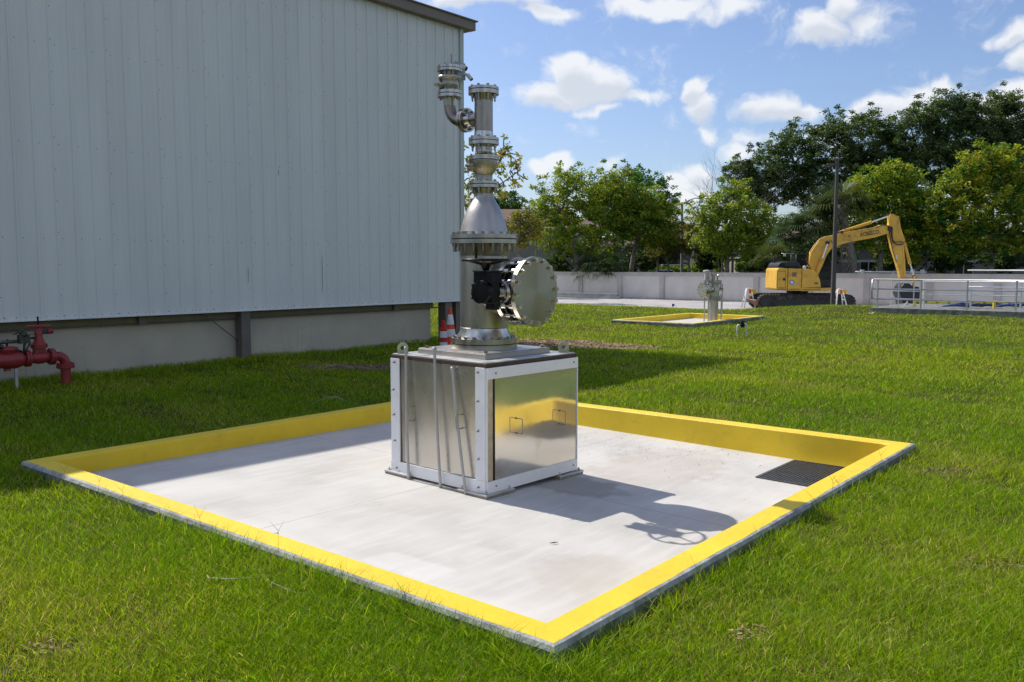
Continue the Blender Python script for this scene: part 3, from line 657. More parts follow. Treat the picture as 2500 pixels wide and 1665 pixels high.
k = M(); k.lathe([(.314, .58), (.314, .623)], (0, 0, 0), ZZ, 96); ob = k.build('blind_flange', bfm, None, .003)
ob.parent = col; ob.location = nc - Vector((X0, Y0, 1.236)); ob.rotation_euler = ND.to_track_quat('Z', 'Y').to_euler()
k = M()
for i in range(16):
    X = ND.orthogonal().normalized(); Y = ND.cross(X); a = 2 * math.pi * (i + .5) / 16; d = nc + (X * math.cos(a) + Y * math.sin(a)) * .282
    k.lathe([(.022, .623), (.022, .645)], d, ND, 6, False); k.lathe([(.013, .645), (.013, .658)], d, ND, 12)
k.build('cover_bolts', steel_br, col)
# valve stem mount, gearbox and handwheel
gc = nc + ND * .50
k = M(); k.lathe([(.05, .24), (.05, .335)], gc, SD, 24); k.lathe([(.098, .335), (.098, .352)], gc, SD, 40); k.lathe([(.10, .356), (.10, .375)], gc, SD, 40); k.lathe([(.05, .375), (.05, .41)], gc, SD, 24)
bolts(k, gc, SD, .078, 8, .008, .335, .375, .0); k.build('stem_mount', steel_br, col, .001)
gc2 = nc + ND * .478 + SD * .46 + ZZ * .015
HC = Vector((-.225, 7.49, 2.045))
GAX = (ND, SD, ZZ)
k = M(); k.box(gc2 + ZZ * -.01, (.12, .10, .20), GAX); k.box(gc2 + SD * -.03 + ZZ * -.135, (.10, .08, .06), GAX)
k.box(gc2 + ND * -.03 + ZZ * .115, (.20, .15, .095), GAX); k.box(gc2 + ND * -.03 + ZZ * .17, (.215, .16, .014), GAX)
k.build('gearbox', black_m, col, .008)
k = M(); gx_ = gc2 - ND * .04 - ZZ * .01
k.lathe([(.085, .0), (.105, .035), (.105, .075), (.098, .085), (.098, .095), (.075, .098), (.07, .090), (.0, .092)], gx_, SD, 40)
for i in range(8):
    a = 2 * math.pi * i / 8 + .2; k.cyl(gx_ + (ND * math.cos(a) + ZZ * math.sin(a)) * .086 + SD * .09, gx_ + (ND * math.cos(a) + ZZ * math.sin(a)) * .086 + SD * .106, .009, n=6, smooth=False)
for i in (0, 1):
    a = math.pi + (.5 if i else -.55); k.cyl(gx_ + (ND * math.cos(a) + ZZ * math.sin(a)) * .112 + SD * .05, gx_ + (ND * math.cos(a) + ZZ * math.sin(a)) * .112 + SD * .085, .011, n=8)
k.build('gear_cover', black_m, col, .001)
k = M(); hb = HC - ZZ * .13
k.cyl(hb, HC - ZZ * .04, .022, n=16); k.lathe([(.05, -.005), (.05, .01)], hb, ZZ, 20); k.lathe([(.026, .02), (.04, .06), (.055, .09)], HC - ZZ * .11, ZZ, 20)
for i in range(10): a = 2 * math.pi * i / 10; k.cyl(HC + Vector((math.cos(a) * .09, math.sin(a) * .07, -.128)) + ND * -.0, HC + Vector((math.cos(a) * .09, math.sin(a) * .07, -.112)), .008, n=6, smooth=False)
k.build('handwheel_stem', black_m, col)
k = M(); k.torus(HC, ZZ, .2, .0125, 64, 10)
for i in range(4):
    a = .5 + math.pi / 2 * i; d = Vector((math.cos(a), math.sin(a), 0)); k.tube([HC - ZZ * .035, HC + d * .08 - ZZ * .025, HC + d * .2], [.014, .011, .009], 8)
k.lathe([(.035, -.05), (.03, -.02), (.0, -.018)], HC, ZZ, 16)
k.build('handwheel', black_m, col)
k = M(); d = Vector((-.5, -.8, 0)).normalized(); q = HC + Vector((-.08, .02, .0)) ; k.cyl(q + Vector((-.0, -.17, .0)), q + Vector((.003, -.17, .085)), .012, n=10); k.cyl(q + Vector((.003, -.17, .085)), q + Vector((.003, -.17, .115)), .015, .010, n=10); k.build('crank_grip', black_m, col)

# ------------------------------------------------------------------ metal building
CU, CN = 16.0, 14.83; BB, BTOP = 1.115, 7.78; UL = -3.0; DEP = 13.
bd = thing('metal_building', 'tall pale ribbed metal building with brown roof edge, raised above a concrete wall', 'building', un(8, CN + 6, .1))
def face(pts): pass
k = M(); pr = []; u = UL - (UL % .3048)
step = .3048; o0 = CU - int((CU - UL) / step) * step
i = 0; uu = o0
while uu < CU - .2:
    pr += [(uu - .032, 0), (uu - .016, .024), (uu + .016, .024), (uu + .032, 0)]
    for q in (.1016, .2032): pr += [(uu + q - .020, 0), (uu + q - .010, .004), (uu + q + .010, .004), (uu + q + .020, 0)]
    uu += step
pr.append((CU, 0))
for a in range(len(pr) - 1):
    (ua, da), (ub, db) = pr[a], pr[a + 1]
    k.add([un(ua, CN - da, BB), un(ub, CN - db, BB), un(ub, CN - db, BTOP), un(ua, CN - da, BTOP)], [(0, 1, 2, 3)])
# other walls, underside
T = .02
k.box(un((UL + CU) / 2, CN + DEP / 2 + .03, (BB + BTOP) / 2), (CU - UL - .02, DEP, BTOP - BB), (U, V, ZZ))
# screws along the girts and the laps
def scr(u, z, off=.004): k.lathe([(.0075, 0), (.006, .006)], un(u, CN - off, z), -V, 6, True, mi=1)
uu = o0; idx = 0
while uu < CU - .2:
    for z in (2.44, 3.96, 5.55, 7.1): scr(uu + .075, z)
    scr(uu + .06, BB + .05); scr(uu + .22, BB + .05)
    if idx % 3 == 0:
        z = 1.5
        scr(uu + .04, BB + .055)
        while z < BTOP: scr(uu, z, .03); z += .515
    uu += step; idx += 1
k.build('cladding', [clad_m, screw_m], bd)
k = M()
k.box(un((UL + CU) / 2, CN - .036, BB - .004), (CU - UL, .05, .01), (U, V, ZZ)); k.build('drip_edge', mat('white_flashing', (.7, .72, .72), .5), bd)
k = M(); k.box(un(CU - .05, CN - .036, (BB + BTOP) / 2), (.13, .012, BTOP - BB), (U, V, ZZ)); k.box(un(CU + .012, CN + .05, (BB + BTOP) / 2), (.012, .18, BTOP - BB), (U, V, ZZ)); k.build('corner_trim', mat('corner_paint', (.50, .56, .52), .5, 0, .05, 2), bd, .002)
k = M()
k.box(un((UL + CU) / 2 + .15, CN - .09, BTOP + .10), (CU - UL + .3, .19, .24), (U, V, ZZ)); k.box(un((UL + CU) / 2 + .17, CN - .11, BTOP + .205), (CU - UL + .36, .24, .03), (U, V, ZZ))
k.box(un(CU + .19, CN + DEP / 2, BTOP + .10), (.19, DEP, .24), (U, V, ZZ)); k.build('roof_fascia', fascia_m, bd, .004)
k = M(); k.box(un((UL + CU) / 2, CN + DEP / 2, BTOP + .16), (CU - UL, DEP, .08), (U, V, ZZ)); k.build('roof', collight, bd)
k = M(); k.box(un((UL + 15.13) / 2, 15.25, .5), (15.13 - UL, .24, 1.6), (U, V, ZZ)); k.build('foundation_wall', conc_m, bd)
k = M(); k.box(un((UL + 15.13) / 2, 15.08, 1.05), (15.13 - UL, .10, .15), (U, V, ZZ)); k.build('wall_top_strip', mat('olive_strip', (.20, .17, .095), .7), bd, .003)  # olive strip along the wall top, just below the cladding
k = M(); k.tube([un(UL, 15.02, .965), un(9, 15.02, .965), un(15.1, 15.02, .965), un(15.32, 15.0, .97), un(15.42, 14.98, 1.03), un(15.45, 14.98, 1.12)], .016, 8)
uu = 1.
while uu < 15: k.box(un(uu, 15.02, .968), (.05, .03, .05), (U, V, ZZ)); uu += 1.5
k.build('wall_conduit', colbrown, bd)
for pxx, pyy in ((348, 782), (967, 751)):
    r = ray(pxx, pyy); tt_ = 14.98 / (r.x * V.x + r.y * V.y); c = Vector((0, 0, CZ)) + r * tt_; k = M(); k.box(c, (.17, .08, .16), (U, V, ZZ)); k.build('junction_box', colbrown, bd, .004)
def hcol(u, n, z0=-.2, z1=1.2, w=.2):
    k = M(); k.box(un(u, n - w / 2, (z0 + z1) / 2), (w, .012, z1 - z0), (U, V, ZZ)); k.box(un(u, n, (z0 + z1) / 2), (.012, w, z1 - z0), (U, V, ZZ)); k.box(un(u, n + w / 2, (z0 + z1) / 2), (w, .012, z1 - z0), (U, V, ZZ))
    k.box(un(u - w * .5 + .004, n, (z0 + z1) / 2), (.012, w, z1 - z0), (U, V, ZZ), mi=0)
    return k.build('steel_column', [colbrown], bd)
hcol(9.75, 14.97); hcol(15.50, 14.98, w=.24); hcol(15.9, 15.0, w=.16)
k = M(); k.tube([un(8.8, 14.95, 1.15), un(9.62, 14.95, .52)], .010, 8); k.lathe([(.035, -.01), (.035, .01)], un(9.65, 14.93, .50), V, 16); k.build('brace_rod', colbrown, bd)
# streaks: rust runs on cladding
for pxx, y0, y1 in ((606, 652, 690), (787, 625, 715), (680, 415, 430)):
    k = M()
    for (yy0, yy1, w) in ((y0, y1, .008), (y0 + 10, y1 - 14, .013)):
        r = ray(pxx, yy0); tt_ = (CN - .0355) / (r.x * V.x + r.y * V.y); a = Vector((0, 0, CZ)) + r * tt_; r = ray(pxx, yy1); b = Vector((0, 0, CZ)) + r * ((CN - .0355) / (r.x * V.x + r.y * V.y))
        k.box((a + b) / 2 - V * .001 * w * 100, (w, .002, abs(a.z - b.z)), (U, V, ZZ))
    k.build('dirt_streak', mat('streak_grime', (.22, .24, .24), .8), bd)
# security camera on the corner
t = thing('security_camera', 'grey twin security camera on a bracket at the metal building corner', 'camera', un(CU, CN - .1, 6.0))
cpp = lambda x, y, o=.1: (lambda r: Vector((0, 0, CZ)) + r * ((CN - o) / (r.x * V.x + r.y * V.y)))(ray(1020 + x / 3.92, 120 + y / 3.92))
k = M(); c = cpp(405, 212, .12); k.box(c, (.36, .03, .40), (U, V, ZZ)); k.build('bracket_plate', mat('camera_plate', (.33, .34, .34), .5, .3), t, .005)
k = M(); c = cpp(412, 168, .22); k.cyl(c, c + Vector((.13, -.05, -.07)), .06, n=20); k.cyl(c + Vector((.13, -.05, -.07)), c + Vector((.145, -.054, -.077)), .052, n=20, mi=1); k.build('camera_body', [whitepvc, black_m], t, .004)
k = M(); c = cpp(476, 250, .2); k.cyl(c, c + Vector((.10, -.03, -.12)), .05, n=20); k.cyl(c + Vector((.10, -.03, -.12)), c + Vector((.107, -.032, -.13)), .042, n=20, mi=1); k.cyl(c + Vector((-.10, 0, .03)), c, .03, n=12); k.build('camera_body', [whitepvc, black_m], t, .004)
k = M(); c = cpp(322, 150, .1); k.cyl(c, c + ZZ * .25, .012, n=8); k.build('antenna', collight, t)
# cones by the corner
def cone(px, py, h, z, label, slim=False):
    p = at(px, py, .12); t = thing('traffic_cone', label, 'traffic cone', p, 'traffic cones by the building corner'); k = M()
    if slim:
        k.lathe([(.045, h), (.04, h * .75), (.09, h * .72), (.09, h * .62)], p, ZZ, 20); k.build('marker_top', mat('marker_red', (.6, .02, .015), .5), t); k = M(); k.lathe([(.0855, h * .38), (.0855, h * .25)], p, ZZ, 20); k.build('red_band', MT['marker_red'], t)
        k = M(); k.lathe([(.086, h * .62), (.088, h * .38)], p, ZZ, 20); k.lathe([(.088, h * .25), (.09, .02)], p, ZZ, 20); k.build('reflective_band', reflw, t)
    else:
        R0, R1 = .15, .035; rz = lambda s: R0 + (R1 - R0) * s
        for a, b, w in ((0, .22, 0), (.22, .42, 1), (.42, .55, 0), (.55, .82, 1), (.82, 1., 0)):
            k.lathe([(rz(a) + .002 * w, h * a + .03), (rz(b) + .002 * w, h * b + .03)], p, ZZ, 28, mi=w)
        k.build('cone_body', [orange_m, reflw], t); k = M(); k.box(p + ZZ * .02, (.36, .36, .035), (U, V, ZZ)); k.build('cone_base', orange_m, t)
    return t
cone(1083, 850, .62, .12, 'short red marker post with white band beside the taller cone', True)
cone(1100, 845, .86, .12, 'tall orange traffic cone with two white bands by the building corner')

# ------------------------------------------------------------------ red backflow assembly
rb = at(162, 938, .12); rt = thing('backflow_preventer', 'red fire line valve assembly with bronze test pipes by the foundation wall', 'pipe valve', rb)
RS = rb.y / FPX
RDir = -U; 
def rp_(zx, zy, off=0.):           # a point in the pipe's vertical plane (parallel to the wall)
    r = ray(zx / 8.712, 780 + zy / 8.712); o = rb.dot(V) - off; return Vector((0, 0, CZ)) + r * (o / (r.x * V.x + r.y * V.y))
k = M(); base = rb.copy(); topz = rp_(1400, 1010).z
k.cyl(base - ZZ * .1, Vector((base.x, base.y, topz)), .074, n=28); k.build('riser', red_m, rt)
k = M(); k.lathe([(.135, topz - .0), (.135, topz + .03)], (base.x, base.y, 0), ZZ, 32); k.lathe([(.13, topz + .034), (.13, topz + .064)], (base.x, base.y, 0), ZZ, 32)
bolts(k, Vector((base.x, base.y, 0)), ZZ, .108, 8, .012, topz, topz + .064, .01); k.build('flange', red_m, rt, .003)
cz_ = rp_(1180, 770).z; er = cz_ - (topz + .06)
k = M(); pts = []
for i in range(11): a = math.pi / 2 * i / 10; pts.append(Vector((base.x, base.y, topz + .06)) + RDir * (er * (1 - math.cos(a))) + ZZ * (er * math.sin(a)))
k.tube([Vector((base.x, base.y, topz + .03))] + pts + [pts[-1] + RDir * .04], .074, 24); k.build('elbow', red_m, rt)
lc = lambda s, dz=0., dn=0.: Vector((base.x, base.y, cz_)) + RDir * (er + s) + ZZ * dz - V * dn
for s0 in (.04, .40, 1.08, 1.16, .075, .437):
    k = M(); k.lathe([(.13, s0), (.13, s0 + .03)], lc(0), RDir, 32)
    if s0 in (.075, .437): bolts(k, lc(0), RDir, .108, 8, .012, s0 - .035, s0 + .03, .01)
    k.build('flange', red_m, rt, .003)
k = M(); k.slathe([(.075, .10), (.085, .16), (.10, .22), (.10, .28), (.085, .34), (.078, .41)], lc(0), RDir, 32)
k.box(lc(.25, .10), (.16, .11, .2), (U, V, ZZ)); k.lathe([(.12, .15), (.12, .18)], lc(.25), ZZ, 28); k.lathe([(.12, .185), (.12, .21)], lc(.25), ZZ, 28); k.slathe([(.10, .21), (.075, .25), (.06, .28), (.055, .34), (.06, .38), (.045, .41), (.045, .46)], lc(.25), ZZ, 24)
k.build('gate_valve', red_m, rt, .004)
k = M(); zt = .475; k.torus(lc(.25, zt), ZZ, .155, .012, 40, 8)
for i in range(4): a = i * math.pi / 2 + .4; k.tube([lc(.25, zt), lc(.25, zt) + Vector((math.cos(a), math.sin(a), 0)) * .155], .012, 8)
k.lathe([(.05, -.03), (.05, .02)], lc(.25, zt), ZZ, 16); k.build('handwheel', red_m, rt)
k = M(); k.cyl(lc(.25, .45), lc(.25, .62), .013, n=10); k.build('valve_stem', black_m, rt)
k = M(); k.cyl(lc(.21, .37), lc(.13, .38, .02), .03, n=14); k.cyl(lc(.13, .38, .02), lc(.05, .385, .02), .038, n=16, mi=1); k.cyl(lc(.22, .34), lc(.42, .35), .005, n=6); k.build('tamper_switch', [bronze_m, mat('switch_red', (.35, .01, .03), .4)], rt)
k = M(); k.slathe([(.09, .47), (.115, .52), (.14, .60), (.14, .74), (.12, .80), (.13, .86), (.13, .98), (.10, 1.05), (.09, 1.08)], lc(0), RDir, 32); k.slathe([(.115, .06), (.115, .13), (.14, .15), (.14, .18), (.11, .195)], lc(.70), ZZ, 28); k.lathe([(.05, -.17), (.04, -.10)], lc(.72), ZZ, 16)
k.build('check_valve_body', red_m, rt)
k = M(); k.slathe([(.10, 1.19), (.13, 1.25), (.13, 1.5), (.08, 1.6), (.08, 1.9)], lc(0), RDir, 28); k.lathe([(.13, 1.62), (.13, 1.65)], lc(0), RDir, 28); k.build('check_valve_body', red_m, rt)
k = M()
k.tube([lc(.33, .30, .06), lc(.42, .30, .08), lc(.62, .27, .08), lc(1.06, .27, .08), lc(1.15, .24, .08)], .02, 10)
k.box(lc(.50, .30, .08), (.15, .09, .12), (U, V, ZZ)); k.lathe([(.055, .02), (.06, .06), (.05, .09)], lc(.50, .30, .08), ZZ, 16); k.lathe([(.02, .09), (.02, .12)], lc(.50, .30, .08), ZZ, 10)
k.tube([lc(.50, .39, .08), lc(.58, .40, .10), lc(.66, .37, .12)], [.012, .02, .006], 8)
k.cyl(lc(.86, .24, .08), lc(.98, .34, .08), .045, n=14); k.cyl(lc(.80, .20, .08), lc(.90, .26, .08), .035, n=14)
k.tube([lc(.48, .27, .08), lc(.50, .14, .08), lc(.46, .08, .05)], .02, 8); k.tube([lc(.40, .26, .08), lc(.50, .07, .08)], .014, 8); k.tube([lc(.98, .26, .08), lc(.98, .1, .04)], .016, 8); k.tube([lc(.72, .21, .03), lc(.72, .30, .05)], .015, 8)
k.tube([lc(.54, .12, .08), lc(.66, .18, .12)], [.02, .006], 8)
k.build('bypass_pipe', bronze_m, rt)
k = M(); k.tube([lc(1.10, .25, .08), lc(1.2, .38, .08), lc(1.3, .42, .08)], .014, 8); k.tube([lc(1.10, .22, .08), lc(1.12, .12, .08), lc(1.2, .04, .08), lc(1.3, .0, .08)], .014, 8); k.build('hose', black_m, rt)
k = M(); k.box(lc(.015, .085, .01), (.08, .07, .004), (U, V, ZZ)); k.build('tag', whitepvc, rt)
k = M(); sp = lc(.60); k.box(Vector((sp.x, sp.y, (cz_ - .1 + .0) / 2)), (.04, .04, cz_ - .1), (U, V, ZZ)); k.build('support_post', galv, rt)

# ------------------------------------------------------------------ second vessel on the far pad
vp = atY(1741.6, 779.5, 28.6); vp.z = .07; vs_ = thing('steel_vessel', 'short stainless flanged vertical vessel with side hatch on the distant yellow pad', 'pressure vessel', vp)
PXM = vp.y / FPX
def zz3(y): return atY(1741.6, 640 + y / 9.8, vp.y).z
def hw(p): return p / 9.8 * PXM
k = M(); k.lathe([(hw(110), .06), (hw(110), zz3(905))], (vp.x, vp.y, 0), ZZ, 32); k.build('lower_pipe', steel_mt, vs_)
k = M(); k.lathe([(hw(165), zz3(900)), (hw(165), zz3(880))], (vp.x, vp.y, 0), ZZ, 36); k.lathe([(hw(165), zz3(875)), (hw(165), zz3(850))], (vp.x, vp.y, 0), ZZ, 36)
bolts(k, (vp.x, vp.y, 0), ZZ, hw(145), 12, .02, zz3(900), zz3(850), .03); k.build('flange', steel, vs_)
k = M(); k.lathe([(hw(125), zz3(850)), (hw(125), zz3(520))], (vp.x, vp.y, 0), ZZ, 36); k.build('vessel_body', steel_mt, vs_)
k = M(); k.lathe([(hw(180), zz3(515)), (hw(180), zz3(490))], (vp.x, vp.y, 0), ZZ, 36); k.lathe([(hw(180), zz3(485)), (hw(180), zz3(462))], (vp.x, vp.y, 0), ZZ, 36)
bolts(k, (vp.x, vp.y, 0), ZZ, hw(160), 14, .022, zz3(515), zz3(462), .03); k.build('top_flange', steel, vs_)
k = M(); c = Vector((vp.x - hw(20), vp.y, 0)); k.lathe([(hw(42), zz3(465)), (hw(42), zz3(330)), (hw(75), zz3(325)), (hw(75), zz3(290))], c, ZZ, 24)
for dx in (-40, 5, 30): k.cyl(c + Vector((hw(dx), 0, zz3(295))), c + Vector((hw(dx), 0, zz3(190))), hw(8), n=8)
k.build('top_nozzle', steel, vs_)
k = M(); c = vp.copy(); c.z = 0; zc_ = zz3(330); k.tube([c + Vector((hw(75), 0, zz3(465))), c + Vector((hw(75), 0, zz3(370))), c + Vector((hw(90), 0, zz3(325))), c + Vector((hw(130), 0, zz3(315))), c + Vector((hw(205), 0, zz3(315)))], hw(18), 12)
k.cyl(c + Vector((hw(150), 0, zz3(315))), c + Vector((hw(175), 0, zz3(315))), hw(28), n=14); k.cyl(c + Vector((hw(195), 0, zz3(315))), c + Vector((hw(225), 0, zz3(315))), hw(24), n=14); k.build('vent_elbow', steel_br, vs_)
HD = Vector((-.9, -.38, 0)).normalized(); hc = Vector((vp.x, vp.y, zz3(670)))
k = M(); k.cyl(hc, hc + HD * hw(270), hw(110), n=28); k.lathe([(hw(185), hw(265)), (hw(185), hw(295))], hc, HD, 36); k.lathe([(hw(185), hw(305)), (hw(185), hw(335))], hc, HD, 36); bolts(k, hc, HD, hw(160), 12, .025, hw(265), hw(335), .03); k.build('side_hatch', steel_br, vs_)
k = M(); gd = Vector((-.25, -1, 0)).normalized(); c = Vector((vp.x - hw(130), vp.y - .1, zz3(650))); k.cyl(c, c + gd * .22, .08, n=18); k.cyl(c + gd * .15 + ZZ * .02, c + gd * .15 + ZZ * .2, .08, n=16); k.cyl(c + Vector((.17, -.2, .0)), c + Vector((.19, -.34, 0)), .07, n=16); k.build('gear_operator', steel_br, vs_)
k = M(); c = Vector((vp.x + hw(125), vp.y, zz3(660))); k.cyl(c, c + Vector((.12, -.05, 0)), .05, n=12); k.cyl(c + Vector((.03, 0, .03)), c + Vector((.06, 0, .16)), .02, n=8); k.build('side_fitting', steel_dk, vs_)
for i, (x, y0, y1, oy, lb) in enumerate(((285, 1368, 470, -.1, 'thin upright steel rod left of the distant vessel, reaching above its flange'), (378, 1405, 815, -.75, 'thin short steel rod in front of the distant vessel'), (690, 1368, 810, .0, 'thin upright steel rod right of the distant vessel'), (705, 1368, 570, .35, 'taller dark capped rod standing right of the distant vessel'))):
    a = atY(1690 + x / 9.8, 640 + y0 / 9.8, vp.y + oy); a.z = .065; b = atY(1690 + x / 9.8, 640 + y1 / 9.8, a.y); k = M(); k.cyl(a, Vector((a.x, a.y, b.z)), .023, n=10); k.cyl(Vector((a.x, a.y, b.z - .02)), Vector((a.x, a.y, b.z + .05)), .03, n=10)
    tag(k.build('steel_rod', galv), lb, 'rod', 'rods around the distant vessel')
t = vs_; c = Vector((atY(1725, 700, vp.y + .1).x, vp.y + .1, 0)); q = c.y / FPX
k = M(); k.cyl(c + ZZ * (CZ - (704 - HOR) * q), c + ZZ * (CZ - (668 - HOR) * q), 5.6 * q, n=20); k.build('vent_pipe', stone_m, t)
k = M(); k.slathe([(6.5 * q, CZ - (667 - HOR) * q), (9.5 * q, CZ - (664 - HOR) * q), (9 * q, CZ - (661.5 - HOR) * q), (3 * q, CZ - (660 - HOR) * q)], c, ZZ, 20); k.build('cap', stone_m, t)

# little irrigation valve in the lawn
p = at(1810, 822, .12); t = thing('irrigation_valve', 'small black valve on white pipe hoop standing in the lawn', 'valve', p)
q = p.y / FPX; zt = CZ - (794 - HOR) * q
a = Vector((p.x - 12.5 * q + .02, p.y, .0)); b = Vector((p.x + 13.5 * q, p.y + .05, .0))
k = M(); k.tube([a, Vector((a.x, a.y, zt - .05)), Vector((a.x + .02, a.y, zt - .01)), Vector((a.x + .07, a.y, zt)), Vector((a.x + .1, a.y, zt))], .022, 10); k.tube([b, Vector((b.x, b.y, zt - .04)), Vector((b.x - .015, b.y, zt + .005)), Vector((b.x - .06, b.y, zt + .01))], .022, 10); k.build('pipe_hoop', whitepvc, t)
k = M(); c = Vector(((a.x + b.x) / 2 + .01, p.y, zt - .0)); k.cyl(c - ZZ * .07, c + ZZ * .07, .05, n=16); k.cyl(c + ZZ * .07, c + ZZ * .10, .03, n=12); k.cyl(Vector((a.x + .06, a.y, zt)), Vector((b.x - .05, b.y, zt)), .028, n=12); k.cyl(c + Vector((-.08, 0, .02)), c + Vector((-.11, 0, .09)), .015, n=8); k.build('valve_body', black_m, t)

# wires and sticks in the grass
for pts, lb in (((( 505, 1403), (510, 1410), (560, 1413), (640, 1408), (642, 1402)), 'bent grey wire lying in the grass left of the pad'),
                (((641, 1404), (660, 1420), (700, 1438), (725, 1447), (765, 1449)), 'second grey wire curving from the end of the first one'),):
    k = M(); k.tube([at(x, y, .12 + .075 + .02 * ((i * 7) % 3) / 2) for i, (x, y) in enumerate(pts)], .005, 6); tag(k.build('wire', mat('old_wire', (.36, .33, .27), .7)), lb, 'wire')
k = M(); k.tube([at(x, y, z) for x, y, z in ((757, 988, .16), (775, 978, .25), (800, 968, .32), (825, 968, .33), (845, 978, .25), (843, 984, .2))], .004, 6); tag(k.build('wire', galv), 'thin pale wire loop in the shaded grass behind the curb', 'wire')
# blue survey flag
p = at(1643, 756, -.2); t = thing('survey_flag', 'small blue survey flag at the edge of the lawn', 'flag', p); k = M(); k.cyl(p, p + ZZ * .28, .006, n=6); k.build('flag_stake', galv, t)
k = M(); k.prism([(0, .16), (.13, .2), (0, .28)], -.004, .004, p); k.box(p + Vector((-.01, 0, .2)), (.09, .01, .14)); k.build('flag', mat('flag_blue', (.02, .06, .6), .5), t)

# ------------------------------------------------------------------ garden wall
GU = 51.22; t = thing('boundary_wall', 'long pale pinkish garden wall with raised piers and cap beyond the road', 'wall', un(GU, 20, RZ))
k = M(); k.box(un(GU + .12, 15, RZ + .85), (.2, 110, 1.7), (U, V, ZZ)); k.build('wall_panel', wallpaint, t)
k = M(); k.box(un(GU + .10, 15, RZ + 1.70), (.30, 110, .22), (U, V, ZZ)); k.box(un(GU + .10, 15, RZ + 1.82), (.36, 110, .03), (U, V, ZZ)); k.build('wall_cap', wallcap, t)
pn = [22.62 + 3.33 * i for i in range(-16, 14)]
for n in pn:
    k = M(); k.box(un(GU, n, RZ + .79), (.2, .34, 1.6), (U, V, ZZ)); k.build('pier', wallcap, t)
# beams stacked at its foot
a = at(1240, 728, RZ + .1); nb0 = to_un(*at(1505, 733, RZ).xy)[1]
for i, (du, dz, ln, lb) in enumerate(((0, .0, 13, 'long grey box beam lying nearest the road at the foot of the boundary wall'), (.32, .02, 12.6, 'long grey box beam lying against the boundary wall behind the nearest beam'), (.12, .17, 12.2, 'grey beam lying on top of the two other beams by the boundary wall'))):
    k = M(); n0 = nb0 + .2 + .1 * i; k.box(un(GU - 1.35 + du, n0 + ln / 2, RZ + .12 + dz), (.26, ln, .15), (U, V, ZZ)); tag(k.build('steel_beam', steelrust, None, .004), lb, 'beam', 'beams by the boundary wall')

# leaf litter along the wall foot
def litter(name, cs, size, colr, kind='stuff', lab=None):
    n = len(cs); vv = np.zeros((n, 4, 3)); ang = rng.uniform(0, 6.28, n); s = size * rng.uniform(.5, 1.4, n)
    dx = np.stack([np.cos(ang), np.sin(ang), rng.uniform(-.3, .3, n)], 1) * s[:, None]; dy = np.stack([-np.sin(ang), np.cos(ang), rng.uniform(-.3, .3, n)], 1) * s[:, None] * .5
    for i, (a, b) in enumerate(((-1, 0), (0, -1), (1, 0), (0, 1))): vv[:, i] = cs + dx * a + dy * b
    me = bpy.data.meshes.new(name); me.vertices.add(n * 4); me.vertices.foreach_set('co', vv.reshape(-1)); me.loops.add(n * 4); me.loops.foreach_set('vertex_index', np.arange(n * 4, dtype=np.int32)); me.polygons.add(n); me.polygons.foreach_set('loop_start', np.arange(n, dtype=np.int32) * 4); me.polygons.foreach_set('loop_total', np.full(n, 4, dtype=np.int32)); me.update()
    me.materials.append(colr); o = bpy.data.objects.new(name, me); scn.collection.objects.link(o); tag(o, kind=kind, label=lab); return o
nL = 5200; un_u = GU - .05 - np.abs(rng.normal(0, .5, nL)); un_n = rng.uniform(3, 42, nL)
cs = np.stack([un_u * U.x + un_n * V.x, un_u * U.y + un_n * V.y, np.full(nL, RZ + .04) + rng.uniform(0, .03, nL)], 1)
litter('dead_leaves', cs, .05, mat('dead_leaf', (.13, .075, .05), .9, 0, .5, 3), lab='dead brown leaves strewn along the foot of the boundary wall')
nL = 420; c0 = to_un(*at(1800, 1110, -.03).xy)
uu_ = rng.normal(8.2, .45, nL); nn2 = rng.normal(4.6, 1.0, nL); ok = (uu_ < 8.84) & (uu_ > 5) & (nn2 > 2.6) & ~((uu_ > 7.75) & (nn2 < 3.45)); uu_, nn2 = uu_[ok], nn2[ok]
cs = np.stack([uu_ * U.x + nn2 * V.x, uu_ * U.y + nn2 * V.y, np.array([floor_z(*un(a, b).xy) + .004 for a, b in zip(uu_, nn2)])], 1)
litter('leaf_debris', cs, .008, mat('debris_brown', (.12, .08, .06), .9, 0, .5, 30), lab='tiny dry leaf bits scattered on the pad floor by the grate')
k = M(); c = at(1352, 1328, .02); k.tube([c + Vector((-.03, 0, .01)), c + Vector((0, .005, .012)), c + Vector((.03, .03, .008))], [.002, .005, .002], 6); tag(k.build('dead_twig', mat('debris_brown', (.12, .08, .06))), 'small dark curled twig lying alone on the pad floor', 'twig')

# ------------------------------------------------------------------ light pole
p = at(2033, 744, .22); t = thing('light_pole', 'tall dark square light pole in front of the yellow excavator', 'light pole', p); q = p.y / FPX; ht = CZ - (395 - HOR) * q
k = M(); k.box(Vector((p.x, p.y, (p.z - .3 + ht) / 2)), (.19, .19, ht - p.z + .3), taper=.62); k.build('pole', polem, t, .01)
k = M(); k.box(Vector((p.x - .20, p.y, ht - .22)), (.50, .12, .10)); k.box(Vector((p.x - .42, p.y, ht - .28)), (.44, .26, .08)); k.box(Vector((p.x - .03, p.y, ht - .0)), (.34, .16, .07)); k.build('lamp_head', polem, t, .01)

